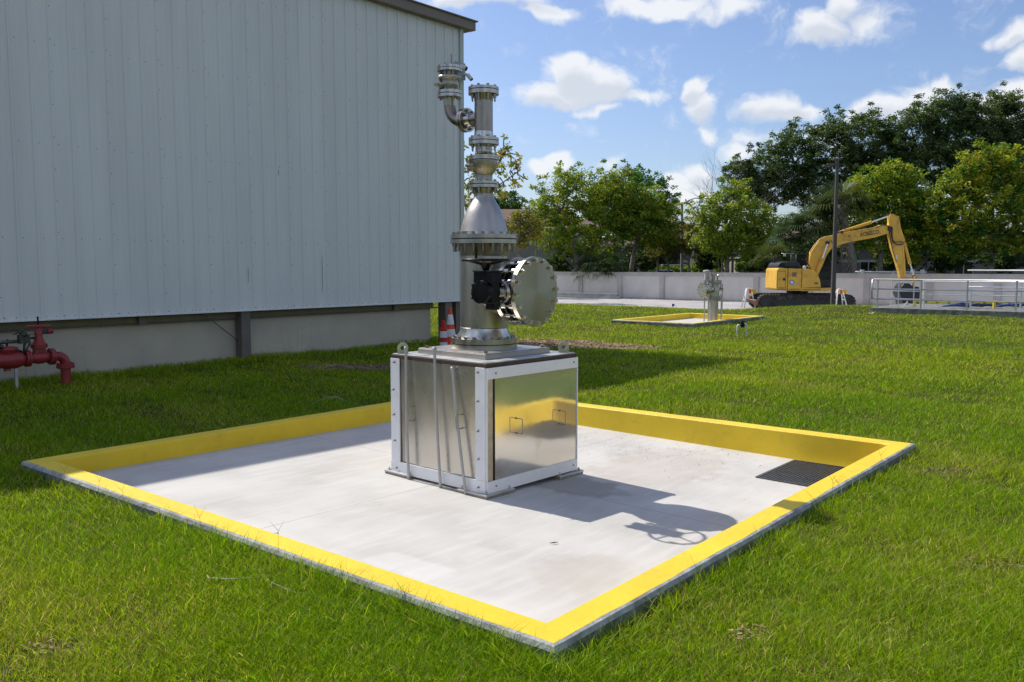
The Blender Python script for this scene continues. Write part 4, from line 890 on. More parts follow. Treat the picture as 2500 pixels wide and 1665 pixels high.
# ------------------------------------------------------------------ excavator
ex_o = Vector((0, 0, 0)); EY = 46.0; base = atY(1930, 753, EY)
ec = thing('excavator', 'yellow crawler excavator with boom and arm raised, parked by the boundary wall', 'excavator', (0, 0, 0), world=False)
Q = .004166
def ep(zx, zy): return ((zx - 680) * Q, (1324 - zy) * Q)
def ep3(zx, zy, y): a = ep(zx, zy); return Vector((a[0], y, a[1]))
def eprism(name, poly, y0, y1, m_, par=ec, bevel=.02):
    k = M(); k.prism([ep(*p) for p in poly], y0, y1); return k.build(name, m_, par, bevel)
def loop_track(y0, y1):
    x0, x1 = ep(300, 0)[0], ep(1300, 0)[0]; r = .36; zc = .38; pts = []
    for i in range(9): a = math.pi / 2 + math.pi * i / 8; pts.append((x0 + r * math.cos(a), zc + r * math.sin(a)))
    for i in range(9): a = -math.pi / 2 + math.pi * i / 8; pts.append((x1 + r * math.cos(a), zc + r * math.sin(a)))
    k = M(); k.prism(pts, y0, y1)
    # grouser pads
    per = []; n = len(pts)
    for i in range(n):
        a, b = Vector(pts[i]), Vector(pts[(i + 1) % n]); L_ = (b - a).length; m_ = max(1, int(L_ / .15))
        for j in range(m_): per.append((a.lerp(b, (j + .5) / m_), (b - a).normalized()))
    for c, d in per:
        nrm = Vector((-d.y, d.x)) * -1
        if (c - Vector(((x0 + x1) / 2, zc))).dot(nrm) < 0: nrm = -nrm
        X = Vector((d.x, 0, d.y)); Z = Vector((nrm.x, 0, nrm.y)); k.box(Vector((c.x, (y0 + y1) / 2, c.y)) + Z * .02, (.10, y1 - y0 + .04, .06), (X, Vector((0, 1, 0)), Z))
    o = k.build('track', trackm, ec)
    k = M()
    yy = y0 - .012
    for xc, r_ in ((x0, .24), (x1, .24)): k.cyl((xc, yy - .01, zc), (xc, y0 + .05, zc), r_, n=24)
    for i in range(6): xx = x0 + .55 + (x1 - x0 - 1.1) * i / 5; k.cyl((xx, yy, .16), (xx, y0 + .05, .16), .10, n=14)
    k.box(((x0 + x1) / 2, y0 + .02, .36), (x1 - x0 - .9, .09, .26)); k.build('wheel', exblk, o)
loop_track(-1.25, -.75); loop_track(.75, 1.25)
k = M(); k.box(((ep(760, 0)[0]), 0, .62), (1.6, 1.5, .3)); k.cyl((ep(760, 0)[0], 0, .7), (ep(760, 0)[0], 0, .98), .55, n=24); k.build('undercarriage', exblk, ec)
eprism('dozer_blade', [(165, 1215), (190, 1205), (240, 1255), (250, 1290), (225, 1270)], -1.2, 1.2, mat('blade_rust', (.20, .09, .06), .8), bevel=.01)
eprism('counterweight', [(425, 830), (445, 808), (560, 812), (560, 1090), (430, 1085), (420, 1060)], -1.2, 1.2, exy, bevel=.05)
eprism('engine_door', [(566, 814), (727, 818), (722, 1092), (562, 1090)], -1.22, 1.2, exy, bevel=.025)
eprism('side_body', [(733, 825), (800, 822), (880, 840), (925, 880), (955, 960), (970, 1050), (730, 1055)], -1.22, -.45, exy, bevel=.04)
eprism('deck_frame', [(725, 1055), (1010, 1060), (1195, 1058), (1195, 1085), (1020, 1098), (728, 1095)], -1.2, 1.2, exy, bevel=.015)
k = M()
for (a, b, c, d) in ((432, 850, 532, 1052),):
    pl_ = [(a, b), (c, b), (c, d), (a, d)]
    for i in range(4):
        p0_, p1_ = pl_[i], pl_[(i + 1) % 4]; k.tube([ep3(*p0_, -1.203), ep3(*p1_, -1.203)], .008, 6)
k.build('door_seam', exblk, ec)
for a_ in ((ep3(514, 950, -1.205), (.12, .02, .12)), (ep3(462, 950, -1.205), (.02, .01, .08)), (ep3(908, 997, -1.225), (.13, .02, .07))): k = M(); k.box(*a_); k.build('door_latch', exblk, ec)
eprism('engine_hood', [(440, 800), (455, 758), (480, 742), (600, 730), (700, 735), (735, 800)], -1.05, 1.1, exblk, bevel=.05)
k = M(); k.cyl(ep3(475, 750, .2), ep3(475, 690, .2), .05, n=12); k.cyl(ep3(475, 690, .2), ep3(462, 675, .2), .05, n=12); k.build('exhaust', exblk, ec)
k = M(); c = ep3(752, 802, -1.3); k.slathe([(.0, -.03), (.09, -.01), (.09, .02), (0, .03)], c, Vector((.3, 1, .2)), 18); k.tube([c, ep3(800, 780, -1.1), ep3(830, 800, -1.0)], .012, 6); k.build('mirror', whitepvc, ec)
# cab on the far side
k = M(); cabp = [(745, 640), (760, 625), (1130, 632), (1195, 780), (1200, 1050), (985, 1055), (800, 1050), (740, 820)]
k.prism([ep(*p) for p in cabp], .15, 1.15, mi=0); o = k.build('cab', glass_m, ec, .03)
k = M(); w = .035
for (a, b) in (((745, 640), (1130, 632)), ((745, 640), (745, 820)), ((1130, 632), (1195, 780)), ((1195, 780), (1200, 1050)), ((985, 640), (985, 1050)), ((745, 820), (800, 1050)), ((800, 1050), (1200, 1050))):
    for y in (.14, 1.16): k.tube([ep3(*a, y), ep3(*b, y)], w, 6)
k.box(ep3(835, 630, .65), (.8, 1.05, .05)); k.box(ep3(1090, 1000, .12), (.9, .02, .35)); k.build('cab_frame', exblk, o)
k = M(); k.tube([ep3(565, 625, .3), ep3(760, 630, .3)], .012, 6); k.box(ep3(605, 645, .3), (.14, .05, .14)); k.build('work_light', galv, ec)
boomp = [(878, 790), (890, 700), (905, 610), (960, 520), (1010, 460), (1065, 418), (1200, 392), (1400, 348), (1700, 295), (1760, 270), (1850, 282), (1880, 320), (1858, 372), (1700, 425), (1400, 482), (1230, 525), (1150, 575), (1100, 650), (1060, 760), (1010, 880), (975, 960), (940, 940), (905, 850)]
bm = eprism('boom', boomp, -.2, .2, exy, bevel=.015)
k = M()
for p, r in (((1102, 493), .10), ((1870, 320), .13), ((1275, 358), .07)): k = M(); k.cyl(ep3(*p, -.26), ep3(*p, .26), r, n=20); k.build('pivot_pin', exblk, bm)
def ram(name, a, b, c, y, r1, r2):
    k = M(); k.cyl(ep3(*a, y), ep3(*b, y), r1, n=16, mi=0); k.cyl(ep3(*b, y), ep3(*(b[0] + (c[0] - b[0]) * .06, b[1] + (c[1] - b[1]) * .06), y), r1 * 1.15, n=16, mi=0); k.cyl(ep3(*b, y), ep3(*c, y), r2, n=12, mi=1); k.cyl(ep3(*c, y - .08), ep3(*c, y + .08), r1 * .9, n=14, mi=2); return k.build(name, [exy, chrome, exblk], ec)
ram('boom_cylinder', (955, 930), (1035, 700), (1102, 493), -.32, .085, .045); ram('boom_cylinder', (1000, 930), (1080, 700), (1115, 560), .32, .085, .045)
ram('arm_cylinder', (1275, 358), (1640, 238), (1872, 155), 0, .08, .042); ram('bucket_cylinder', (2070, 490), (2148, 745), (2205, 915), 0, .075, .038)
armp = [(1858, 160), (1880, 138), (1910, 135), (1975, 168), (1995, 230), (2005, 290), (2040, 390), (2068, 462), (2055, 505), (2062, 600), (2078, 720), (2095, 925), (2025, 935), (2005, 850), (1955, 700), (1905, 560), (1885, 470), (1860, 380), (1852, 330), (1862, 240)]
ar = eprism('arm', armp, -.15, .15, exy, bevel=.015)
k = M(); k.tube([ep3(1975, 168, -.155), ep3(1965, 260, -.155), ep3(1990, 400, -.155)], .012, 6); k.tube([ep3(2035, 560, -.155), ep3(2050, 700, -.155), ep3(2060, 900, -.155)], .012, 6); k.build('weld_seam', exy, ar)
k = M(); k.box(ep3(1968, 672, -.156), (.09, .01, .20)); k.build('sticker', whitepvc, ar)
k = M(); k.tube([ep3(2035, 935, 0), ep3(2225, 928, 0)], .05, 10); k.cyl(ep3(2215, 930, -.16), ep3(2215, 930, .16), .09, n=16); k.tube([ep3(2205, 930, 0), ep3(2205, 1040, 0)], .07, 8); k.build('bucket_link', exy, ec)
bk = eprism('bucket', [(2015, 1040), (2040, 1000), (2110, 1000), (2150, 1040), (2230, 1045), (2245, 1100), (2240, 1290), (2120, 1300), (2040, 1290), (2025, 1200), (1990, 1120)], -.5, .5, exblk, bevel=.05)
k = M()
def hose(pts, r=.022, y=-.24): k.tube([ep3(a, b, y) for a, b in pts], r, 8)
hose([(1700, 300), (1780, 268), (1850, 285), (1880, 340), (1890, 430), (1930, 490), (1990, 480), (2050, 490)]); hose([(1840, 300), (1890, 300), (1895, 400), (1905, 480), (1960, 520), (2040, 510)], .03); hose([(1300, 325), (1450, 320), (1600, 285), (1720, 290)], .012)
hose([(1860, 350), (1870, 420), (1900, 560), (1960, 740)], .02); hose([(890, 610), (960, 500), (1060, 410)], .02, -.21); hose([(770, 700), (820, 720), (870, 800), (920, 900), (985, 1040)], .02, -.55); hose([(820, 690), (850, 760), (880, 820), (960, 960)], .018, -.5); hose([(1130, 450), (1170, 500), (1200, 500)], .015)
k.build('hydraulic_hose', exblk, ec)
for j in range(7):
    k.tube([ep3(470 + j * 9, 745, -1.07), ep3(466 + j * 9, 790, -1.07)], .008, 5)
k = M()
for j in range(6): k.box(ep3(500 + j * 0, 752 + j * 8, -1.06), (.26, .02, .014))
k.build('hood_louvre', glass_m, ec)
k = M(); k.box(ep3(490, 1072, -1.205), (.5, .012, .05)); k.box(ep3(640, 1072, -1.226), (.55, .012, .04)); k.box(ep3(850, 1078, -1.226), (.9, .012, .03)); k.build('mud_splash', mat('dried_mud', (.20, .14, .08), .95, 0, .4, 9), ec)
# lettering on the boom
def text(s, size, loc, rot, m_, name, par, bold=.0, ext=.004):
    cu = bpy.data.curves.new(name, 'FONT'); cu.body = s; cu.size = size; cu.extrude = ext; cu.offset = bold; o = bpy.data.objects.new(name + '_tmp', cu); scn.collection.objects.link(o)
    dg = bpy.context.evaluated_depsgraph_get(); me = bpy.data.meshes.new_from_object(o.evaluated_get(dg)); bpy.data.objects.remove(o)
    me.materials.clear(); me.materials.append(m_); q = bpy.data.objects.new(name, me); scn.collection.objects.link(q); q.parent = par; q.location = loc; q.rotation_euler = rot; return q
lt = text('KOBELCO', .27, ep3(1512, 419, -.206), (math.pi / 2, -R(10.5), 0), exblk, 'lettering', bm, .003)
lt.scale = (.78, 1.05, 1)
for a_ in ((ep3(1370, 410, -.203), (.10, .006, .10)), (ep3(635, 890, -1.224), (.22, .006, .22))): k = M(); k.box(*a_); k.build('sticker', mat('sticker_brown', (.22, .12, .09), .6), ec)
k = M(); c = ep3(608, 985, -1.226); k.slathe([(.13, 0), (.13, .004)], c, Vector((0, -1, 0)), 24); k.box(c + Vector((.22, 0, -.07)), (.34, .006, .06)); k.build('company_decal', mat('decal_teal', (.02, .28, .38), .5), ec)
k = M(); c = ep3(608, 985, -1.231); k.slathe([(.075, 0), (.075, .003)], c, Vector((0, -1, 0)), 20); k.box(c + Vector((.2, 0, -.07)), (.36, .004, .022)); k.build('decal_highlight', whitepvc, ec)
ec.location = (base.x, EY, RZ + .02); ec.rotation_euler = (0, 0, R(-3))

# ------------------------------------------------------------------ folding barricades
def barricade(px, py, lab, z=RZ, s=1., Yd=None):
    p = at(px, py, z); t = thing('barricade', lab, 'barricade', p, 'white folding barricades by the excavator'); q = p.y / FPX; h = 47 * q * s; w = 15 * q
    for dx in (-1, 1):
        k = M()
        for sy in (-1, 1):
            k.tube([p + Vector((dx * w * .9 + 0 * sy, sy * .3, 0)), p + Vector((dx * w * .35, sy * .04, h))], .035, 8)
        k.tube([p + Vector((dx * w * .68, -.16, h * .42)), p + Vector((dx * w * .68, .16, h * .42))], .02, 6); k.build('leg_frame', whitepvc, t)
    k = M(); k.tube([p + Vector((-w * .35, -.03, h)), p + Vector((w * .35, -.03, h))], .04, 8); k.build('top_rail', whitepvc, t)
    k = M(); k.box(p + Vector((w * .55, -.1, h * .86)), (w * .95, .03, h * .24), mi=0); k.box(p + Vector((w * .1, -.1, h * .86)), (w * .3, .032, h * .2), mi=1); k.build('warning_board', [mat('board_yellow', (.75, .5, .03), .5), orange_m], t)
    return t
barricade(1827, 753, 'white folding barricade with orange sign left of the excavator tracks'); barricade(2049, 751, 'white folding barricade with yellow sign right of the light pole', -.1, .92)

# ------------------------------------------------------------------ railings and slab on the right
RU = 34.2; sz = .40
k = M(); k.box(un(RU + 2.2, -2, sz - .35), (4.6, 25, .7), (U, V, ZZ)); tag(k.build('raised_slab', curb_dark, None, .01), 'raised grey concrete slab carrying the pipe railings', 'concrete slab')
k = M(); k.add([at(2040, 756, .40) + Vector((0, 0, .01)), at(2120, 760, .41), at(2123, 753, .44), at(2060, 751, .44)], [(0, 1, 2, 3)])
cpt = on_ground(2080, 757); k = M(); k.box(un(*to_un(cpt.x, cpt.y), hz(cpt.x, cpt.y) + .03), (.7, 1.15, .10), (U, V, ZZ)); tag(k.build('concrete_slab', stone_m, None, .02), 'pale concrete slab lying in the grass at the left end of the railings', 'slab')
def railing(name, lab, u, n0, n1, posts, zb, hs, r=.028, m_=galv, endl=True, postz=None):
    t = thing(name, lab, 'railing', un(u, (n0 + n1) / 2, zb), 'pipe railings on the raised slab')
    for h in hs:
        k = M(); k.tube([un(u, n0, zb + h), un(u, n1, zb + h)], r, 10); k.build('rail', m_, t)
    for n in posts:
        k = M(); k.cyl(un(u - .001, n, postz if postz is not None else zb), un(u - .001, n, zb + hs[0] + .001), r * 1.1, n=10); k.build('post', m_, t)
    if endl: k = M(); k.tube([un(u, n0, zb + hs[0]), un(u, n0 + .02, zb + (hs[0] + hs[-1]) / 2), un(u, n0, zb + hs[-1])], r, 10); k.build('end_loop', m_, t)
    return t
railing('railing', 'nearest long grey pipe railing along the front edge of the raised slab', RU, 10.45, -9, [10.25 - 1.54 * i for i in range(12)], sz, (1.07, .71, .33), postz=sz - .22)
railing('railing', 'brighter pipe railing just behind the nearest one, starting at the bucket', RU + 1.35, 9.0, -9, [8.95 - 1.62 * i for i in range(10)], sz, (1.0, .50), m_=mat('rail_bright', (.72, .72, .70), .35, .4), endl=False)
railing('railing', 'tall bright railing of the stair platform at the right edge of the photo', RU + .75, 7.35, -6, [5.35, 4.75, 2.2, -.6], sz, (1.42, .82), r=.026, m_=MT['rail_bright'], endl=False)
t = thing('stair_rail', 'sloping bright handrail rising to the right beside the stair platform', 'handrail', un(RU + .6, 4.5, sz)); k = M()
for dz in (0, -.62): k.tube([un(RU + .6, 5.4, sz + 1.02 + dz), un(RU + .6, 4.6, sz + 1.14 + dz * 1), un(RU + .6, 2.5, sz + 1.75 + dz)], .026, 10)
k.build('rail', MT['rail_bright'], t)
t = thing('gate_frame', 'small bright pipe gate at the left end of the railings, in front of the bucket', 'gate', un(RU + .9, 9.2, sz)); k = M()
for n in (10.0, 9.75, 9.2, 8.95): k.cyl(un(RU + .9, n, sz), un(RU + .9, n, sz + 1.03), .022, n=8)
for z in (1.03, .62, .32): k.tube([un(RU + .9, 10.0, sz + z), un(RU + .9, 8.95, sz + z)], .022, 8)
k.build('gate_bars', MT['rail_bright'], t)
ym = mat('bollard_yellow', (.80, .60, .03), .5, 0, .05, 4)
for px, y1, lab in ((2233, 749, 'short yellow bollard behind the railings beside the bucket'), (2427, 754, 'short yellow bollard behind the railings near the right edge')):
    p = at(px, y1, sz + .01); k = M(); q = p.y / FPX; k.slathe([(3.6 * q, 0), (3.6 * q, 15 * q), (3.4 * q, 17.5 * q), (1.5 * q, 19 * q)], p, ZZ, 16); tag(k.build('bollard', ym), lab, 'bollard', 'yellow bollards on the raised slab')
a = at(2236, 737.5, sz + .25); b = at(2500, 745, sz + .22); a = at(2236, 749, sz + .01) + ZZ * .2; b = at(2427, 754, sz + .01) + ZZ * .22
k = M(); n_ = 40; pts = [a.lerp(b, i / n_ * 1.5) - ZZ * (.05 * math.sin(math.pi * min(1, i / n_ * 1.5))) for i in range(n_ + 1)]
for i in range(n_): k.add([pts[i] - ZZ * .03, pts[i + 1] - ZZ * .03, pts[i + 1] + ZZ * .03, pts[i] + ZZ * .03], [(0, 1, 2, 3)], mi=1 if i % 4 == 3 else 0)
tag(k.build('caution_tape', [mat('tape_yellow', (.8, .7, .02), .4), mat('tape_black', (.25, .22, .02), .5)]), 'yellow caution tape strung between the two yellow bollards', 'tape')
t = M(); c = at(2440, 757, sz)
for i in range(9):
    p0 = c + Vector((-1.1 + i * .33 + .02, 1.0 + .12 * (i % 3), .06 + .05 * (i % 2))); t.tube([p0 + Vector((-.5, 0, .02)), p0 + Vector((0, .02, .06)), p0 + Vector((.5, 0, .0))], [.03, .055, .03], 8)
tag(t.build('tarp_bundle', blue_m), 'rumpled blue tarpaulin lying behind the railings at the right edge', 'tarp')
p = at(2203, 752, sz); t = thing('pennant', 'small white and red pennant propped in front of the bucket', 'pennant', p); k = M(); k.tube([p, p + Vector((.16, 0, .2))], .012, 6); k.prism([(.10, .10), (.18, .26), (.22, .14), (.26, .06), (.2, .1)], -.01, .01, p); k.build('flag', [mat('pennant_white', (.75, .73, .72), .5)], t)
for px, py, s, lab in ((2128, 767, .11, 'pale flat stone in the grass below the left railing post'), (2413, 776, .20, 'larger pale flat stone in the grass near the right edge')):
    p = on_ground(px, py); k = M(); vv = []; n_ = 14
    k.slathe([(s * .9, -.02), (s, .02), (s * .9, s * .22), (s * .5, s * .32), (.0, s * .33)], p, ZZ, n_); o = k.build('rock', stone_m); o.location = (0, 0, 0)
    for v in o.data.vertices: v.co.y = p.y + (v.co.y - p.y) * .6; v.co.z += .02 * math.sin(v.co.x * 31) * (1 if v.co.z > .1 else 0)
    tag(o, lab, 'rock')
# pipe rail seen over the wall top
k = M(); p0, p1 = atY(2088, 665, 52.5), atY(2262, 666, 52.5); k.tube([p0, p1], .05, 10)
for px in (2105, 2228, 2252): c = atY(px, 663.5, 52.45); k.cyl(c - ZZ * .12, c + ZZ * .1, .12, n=16)
for px in (2095, 2180, 2255): c = atY(px, 665, 52.5); k.cyl(Vector((c.x, c.y, RZ)), c, .05, n=10)
tag(k.build('pipe_manifold', whitepvc), 'long pale horizontal pipe with round caps just above the wall top', 'pipe')

# ------------------------------------------------------------------ houses
def house(px0, px1, Y, eave_py, ridge_py, lab, depth=9, windows=(), band=True, hip=True, porch=(), wm=None):
    x0, x1 = atY(px0, 650, Y).x, atY(px1, 650, Y).x; ze, zr_ = atY(0, eave_py, Y).z, atY(0, ridge_py, Y + depth / 2).z; cx = (x0 + x1) / 2
    t = thing('house', lab, 'house', (cx, Y, RZ)); 
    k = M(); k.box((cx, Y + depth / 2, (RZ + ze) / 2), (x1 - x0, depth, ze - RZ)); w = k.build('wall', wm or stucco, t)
    if band: k = M(); k.box((cx, Y - .04, atY(0, 639, Y).z), (x1 - x0 + .1, .08, .22)); k.build('band', stucco2, t)
    ov = .7; a, b, c, d = x0 - ov, x1 + ov, Y - ov, Y + depth + ov; rh = depth / 2 + ov if hip else 0
    k = M(); k.add([(a, c, ze), (b, c, ze), (b, d, ze), (a, d, ze), (a + rh * .9, (c + d) / 2, zr_), (b - rh * .9, (c + d) / 2, zr_)], [(0, 1, 5, 4), (1, 2, 5), (2, 3, 4, 5), (3, 0, 4), (3, 2, 1, 0)]); k.build('roof', roof_m, t)
    k = M(); k.box((cx, c - .02, ze - .06), (b - a, .05, .24)); k.build('eave', stucco2, t)
    for (wx0, wx1, wy0, wy1) in windows:
        p, q = atY(wx0, wy0, Y), atY(wx1, wy1, Y); k = M(); k.box(((p.x + q.x) / 2, Y - .03, (p.z + q.z) / 2), (q.x - p.x + .12, .05, p.z - q.z + .12)); f = k.build('window', stucco2, t)
        k = M(); k.box(((p.x + q.x) / 2, Y - .07, (p.z + q.z) / 2), (q.x - p.x, .04, p.z - q.z)); k.build('pane', glass_m, f)
        k = M(); k.box(((p.x + q.x) / 2, Y - .10, (p.z + q.z) / 2), (.08, .03, p.z - q.z)); k.build('sash', stucco2, f)
    for px in porch:
        p = atY(px, 650, Y - 2); k = M(); k.box((p.x, Y - 1.6, (RZ + ze) / 2), (.42, .42, ze - RZ)); k.build('porch_post', stucco2, t)
    return t
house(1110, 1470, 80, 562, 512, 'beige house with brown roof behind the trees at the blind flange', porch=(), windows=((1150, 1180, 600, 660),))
house(1480, 1830, 88, 598, 548, 'dark shaded house with pale porch posts behind the parked cars', porch=(1560, 1690, 1733, 1790), windows=((1535, 1558, 612, 650), (1600, 1660, 610, 660), (1700, 1728, 612, 655)), wm=mat('shaded_stucco', (.17, .16, .14), .9, 0, .08, 1, .1, 20))  # wall colour darkened to stand for the shade of the trees
house(1806, 1925, 74, 601, 575, 'pale house end wall beside the excavator engine', depth=10)
house(1935, 2560, 72, 592, 545, 'long shaded house behind the excavator boom and yellow-green trees', windows=((2101, 2137, 641, 668), (2330, 2372, 641, 672)), wm=mat('shaded_stucco', (.17, .16, .14), .9, 0, .08, 1, .1, 20))  # same darkened wall colour, tree shade put into the stucco

# ------------------------------------------------------------------ parked cars (seen over the wall)
def car(px, Y, colr, lab, L=4.5, h=1.45, ang=0., suv=False, hatch=False):
    c = atY(px, 650, Y); t = thing('parked_car', lab, 'car', (0, 0, 0), 'cars parked beyond the boundary wall', world=False)
    s = L / 4.5; k = M()
    lo = [(-2.2, .35), (-2.25, .75), (-2.1, .92), (-1.3, 1.0), (1.1, 1.0), (2.0, .86), (2.25, .7), (2.22, .32)]
    k.prism([(x * s, z) for x, z in lo], -.88, .88); k.build('body', colr, t, .06)
    if suv: up = [(-2.1, .95), (-1.95, h - .05), (-1.6, h), (.3, h), (.9, 1.0)]
    else: up = [(-1.7, .95), (-1.0, h - .05), (-.6, h), (.35, h - .02), (1.25, 1.0)]
    k = M(); k.prism([(x * s, z) for x, z in up], -.72, .72); g = k.build('cabin', glass_m, t, .05)
    k = M(); ru = [p for p in up if p[1] > h - .1]; k.prism([(ru[0][0] * s, h - .07), (ru[-1][0] * s, h - .07), (ru[-1][0] * s - .05, h + .02), (ru[0][0] * s + .1, h + .02)], -.74, .74)
    for a, b in ((up[0], up[1]), (up[-2], up[-1])):
        for y in (-.72, .72): k.tube([(a[0] * s, y, a[1]), (b[0] * s, y, b[1])], .04, 6)
    if hatch: k.prism([(-1.9 * s, h - .02), (-2.6 * s, h + .40), (-2.62 * s, h + .30), (-1.95 * s, h - .12)], -.7, .7)
    k.build('roof', colr, t, .01)
    for x in (-1.4, 1.4):
        for y in (-.85, .85):
            k = M(); k.cyl((x * s, y - .1, .33), (x * s, y + .1, .33), .33, n=20); w = k.build('wheel', exblk, t); k = M(); k.cyl((x * s, y - .115, .33), (x * s, y + .115, .33), .19, n=14); k.build('rim', galv, w)
    t.location = (c.x, Y, RZ + .01); t.rotation_euler = (0, 0, R(ang)); return t
cw = mat('car_white', (.75, .75, .76), .2, 0, .02, 1, coat=1); cbk = mat('car_black', (.02, .02, .022), .2, 0, .02, 1, coat=1); cbl = mat('car_blue', (.02, .05, .14), .2, .3, .02, 1, coat=1); cpu = mat('car_plum', (.06, .035, .07), .2, .3, .02, 1, coat=1); csl = mat('car_slate', (.05, .055, .065), .25, .3, .02, 1, coat=1)
def raise_to(t, Y, py): # put the car so that its roof reaches the pixel row py
    pass
car(1588, 73, cbk, 'dark hatchback with a raised tailgate behind the boundary wall', h=1.62, suv=True, hatch=True, ang=4)
car(1612, 77, cw, 'white saloon car roof showing above the wall between tree trunks', h=1.9, ang=180)
car(1662, 84, cw, 'white van-like car parked deeper in the lot behind the lamp post', h=2.35, suv=True)
car(1679, 73, cbl, 'dark blue saloon car just behind the wall left of the distant vessel', h=1.60)
car(1724, 77, cpu, 'plum blue saloon car behind the vent pipe cap', h=1.95, ang=180)
car(1862, 66, csl, 'dark slate car roof showing behind the wall beside the excavator', h=1.6, ang=182)

# ------------------------------------------------------------------ street lamp
Y = 72; p = atY(1666, 650, Y); t = thing('street_lamp', 'double armed grey street lamp rising between the trees', 'street lamp', (p.x, Y, RZ)); top = atY(1665, 498, Y)
k = M(); k.cyl((p.x, Y, RZ), top, .14, .10, n=14); k.build('pole', mat('lamp_pole', (.26, .25, .23), .6), t)
for sx, (ex_, ey) in ((1, (1711, 486)), (-1, (1634, 487))):
    e = atY(ex_, ey, Y); k = M(); k.tube([top - ZZ * .1, top.lerp(e, .35) + ZZ * .12, top.lerp(e, .7) + ZZ * .16, e + ZZ * .0], .04, 8); k.build('arm', MT['lamp_pole'], t)
    k = M(); k.cyl(e + ZZ * .02, e + ZZ * .42, .11, .08, n=12, mi=1); k.slathe([(.13, .02), (.2, -.12), (.22, -.3), (.12, -.38)], e, ZZ, 16); k.build('lamp_head', [whitepvc, polem], t)

# ------------------------------------------------------------------ foliage
def leaf_mat(name, spec=.22, trans=.34, rough=.5):
    m = bpy.data.materials.new(name); m.use_nodes = True; t = m.node_tree; t.nodes.clear(); A = t.nodes.new; L = t.links.new
    at_ = A('ShaderNodeAttribute'); at_.attribute_name = 'tint'
    d = A('ShaderNodeBsdfPrincipled'); d.inputs['Roughness'].default_value = rough; d.inputs['Specular IOR Level'].default_value = spec; L(at_.outputs['Color'], d.inputs['Base Color'])
    tr_ = A('ShaderNodeBsdfTranslucent'); mx = A('ShaderNodeMixShader'); mx.inputs[0].default_value = trans
    mul = A('ShaderNodeMix'); mul.data_type = 'RGBA'; mul.blend_type = 'MULTIPLY'; mul.inputs['Factor'].default_value = 1; L(at_.outputs['Color'], mul.inputs['A']); mul.inputs['B'].default_value = (1.5, 1.35, .7, 1)
    L(mul.outputs['Result'], tr_.inputs['Color']); L(d.outputs[0], mx.inputs[1]); L(tr_.outputs[0], mx.inputs[2]); o = A('ShaderNodeOutputMaterial'); L(mx.outputs[0], o.inputs[0]); return m
LEAF = leaf_mat('leaf'); GRASS = leaf_mat('grass_blade', spec=.12, trans=.46, rough=.42)
def fast_mesh(name, verts, lv, ls, lt_, tint, m_, parent=None, smooth=False):
    me = bpy.data.meshes.new(name); nv = len(verts); me.vertices.add(nv); me.vertices.foreach_set('co', np.ascontiguousarray(verts, dtype=np.float32).reshape(-1))
    me.loops.add(len(lv)); me.loops.foreach_set('vertex_index', lv.astype(np.int32)); me.polygons.add(len(ls)); me.polygons.foreach_set('loop_start', ls.astype(np.int32)); me.polygons.foreach_set('loop_total', lt_.astype(np.int32))
    if smooth: me.polygons.foreach_set('use_smooth', np.ones(len(ls), dtype=bool))
    me.update(calc_edges=True); a = me.attributes.new('tint', 'FLOAT_COLOR', 'POINT'); a.data.foreach_set('color', np.ascontiguousarray(tint, dtype=np.float32).reshape(-1))
    me.materials.append(m_); o = bpy.data.objects.new(name, me); scn.collection.objects.link(o)
    if parent: o.parent = parent
    return o
def leaves(centers, size, cols, droop=.15, aspect=.5, rad=None, up=None):
    """centers (N,3), one folded rhombus leaf each"""
    n = len(centers); d = rng.normal(size=(n, 3)); d[:, 2] = d[:, 2] * .6 - droop; d /= np.linalg.norm(d, axis=1)[:, None]
    b = rng.normal(size=(n, 3)); b -= d * (b * d).sum(1)[:, None]; b /= np.linalg.norm(b, axis=1)[:, None]
    s = (size * rng.uniform(.6, 1.35, n))[:, None]; nrm = np.cross(d, b)
    v = np.empty((n, 4, 3)); v[:, 0] = centers; v[:, 1] = centers + d * s * .5 + b * s * aspect * .5 + nrm * s * .12; v[:, 2] = centers + d * s; v[:, 3] = centers + d * s * .5 - b * s * aspect * .5 + nrm * s * .12
    t = np.repeat(np.concatenate([cols, np.ones((n, 1))], 1)[:, None, :], 4, 1)
    return v.reshape(-1, 3), t.reshape(-1, 4)
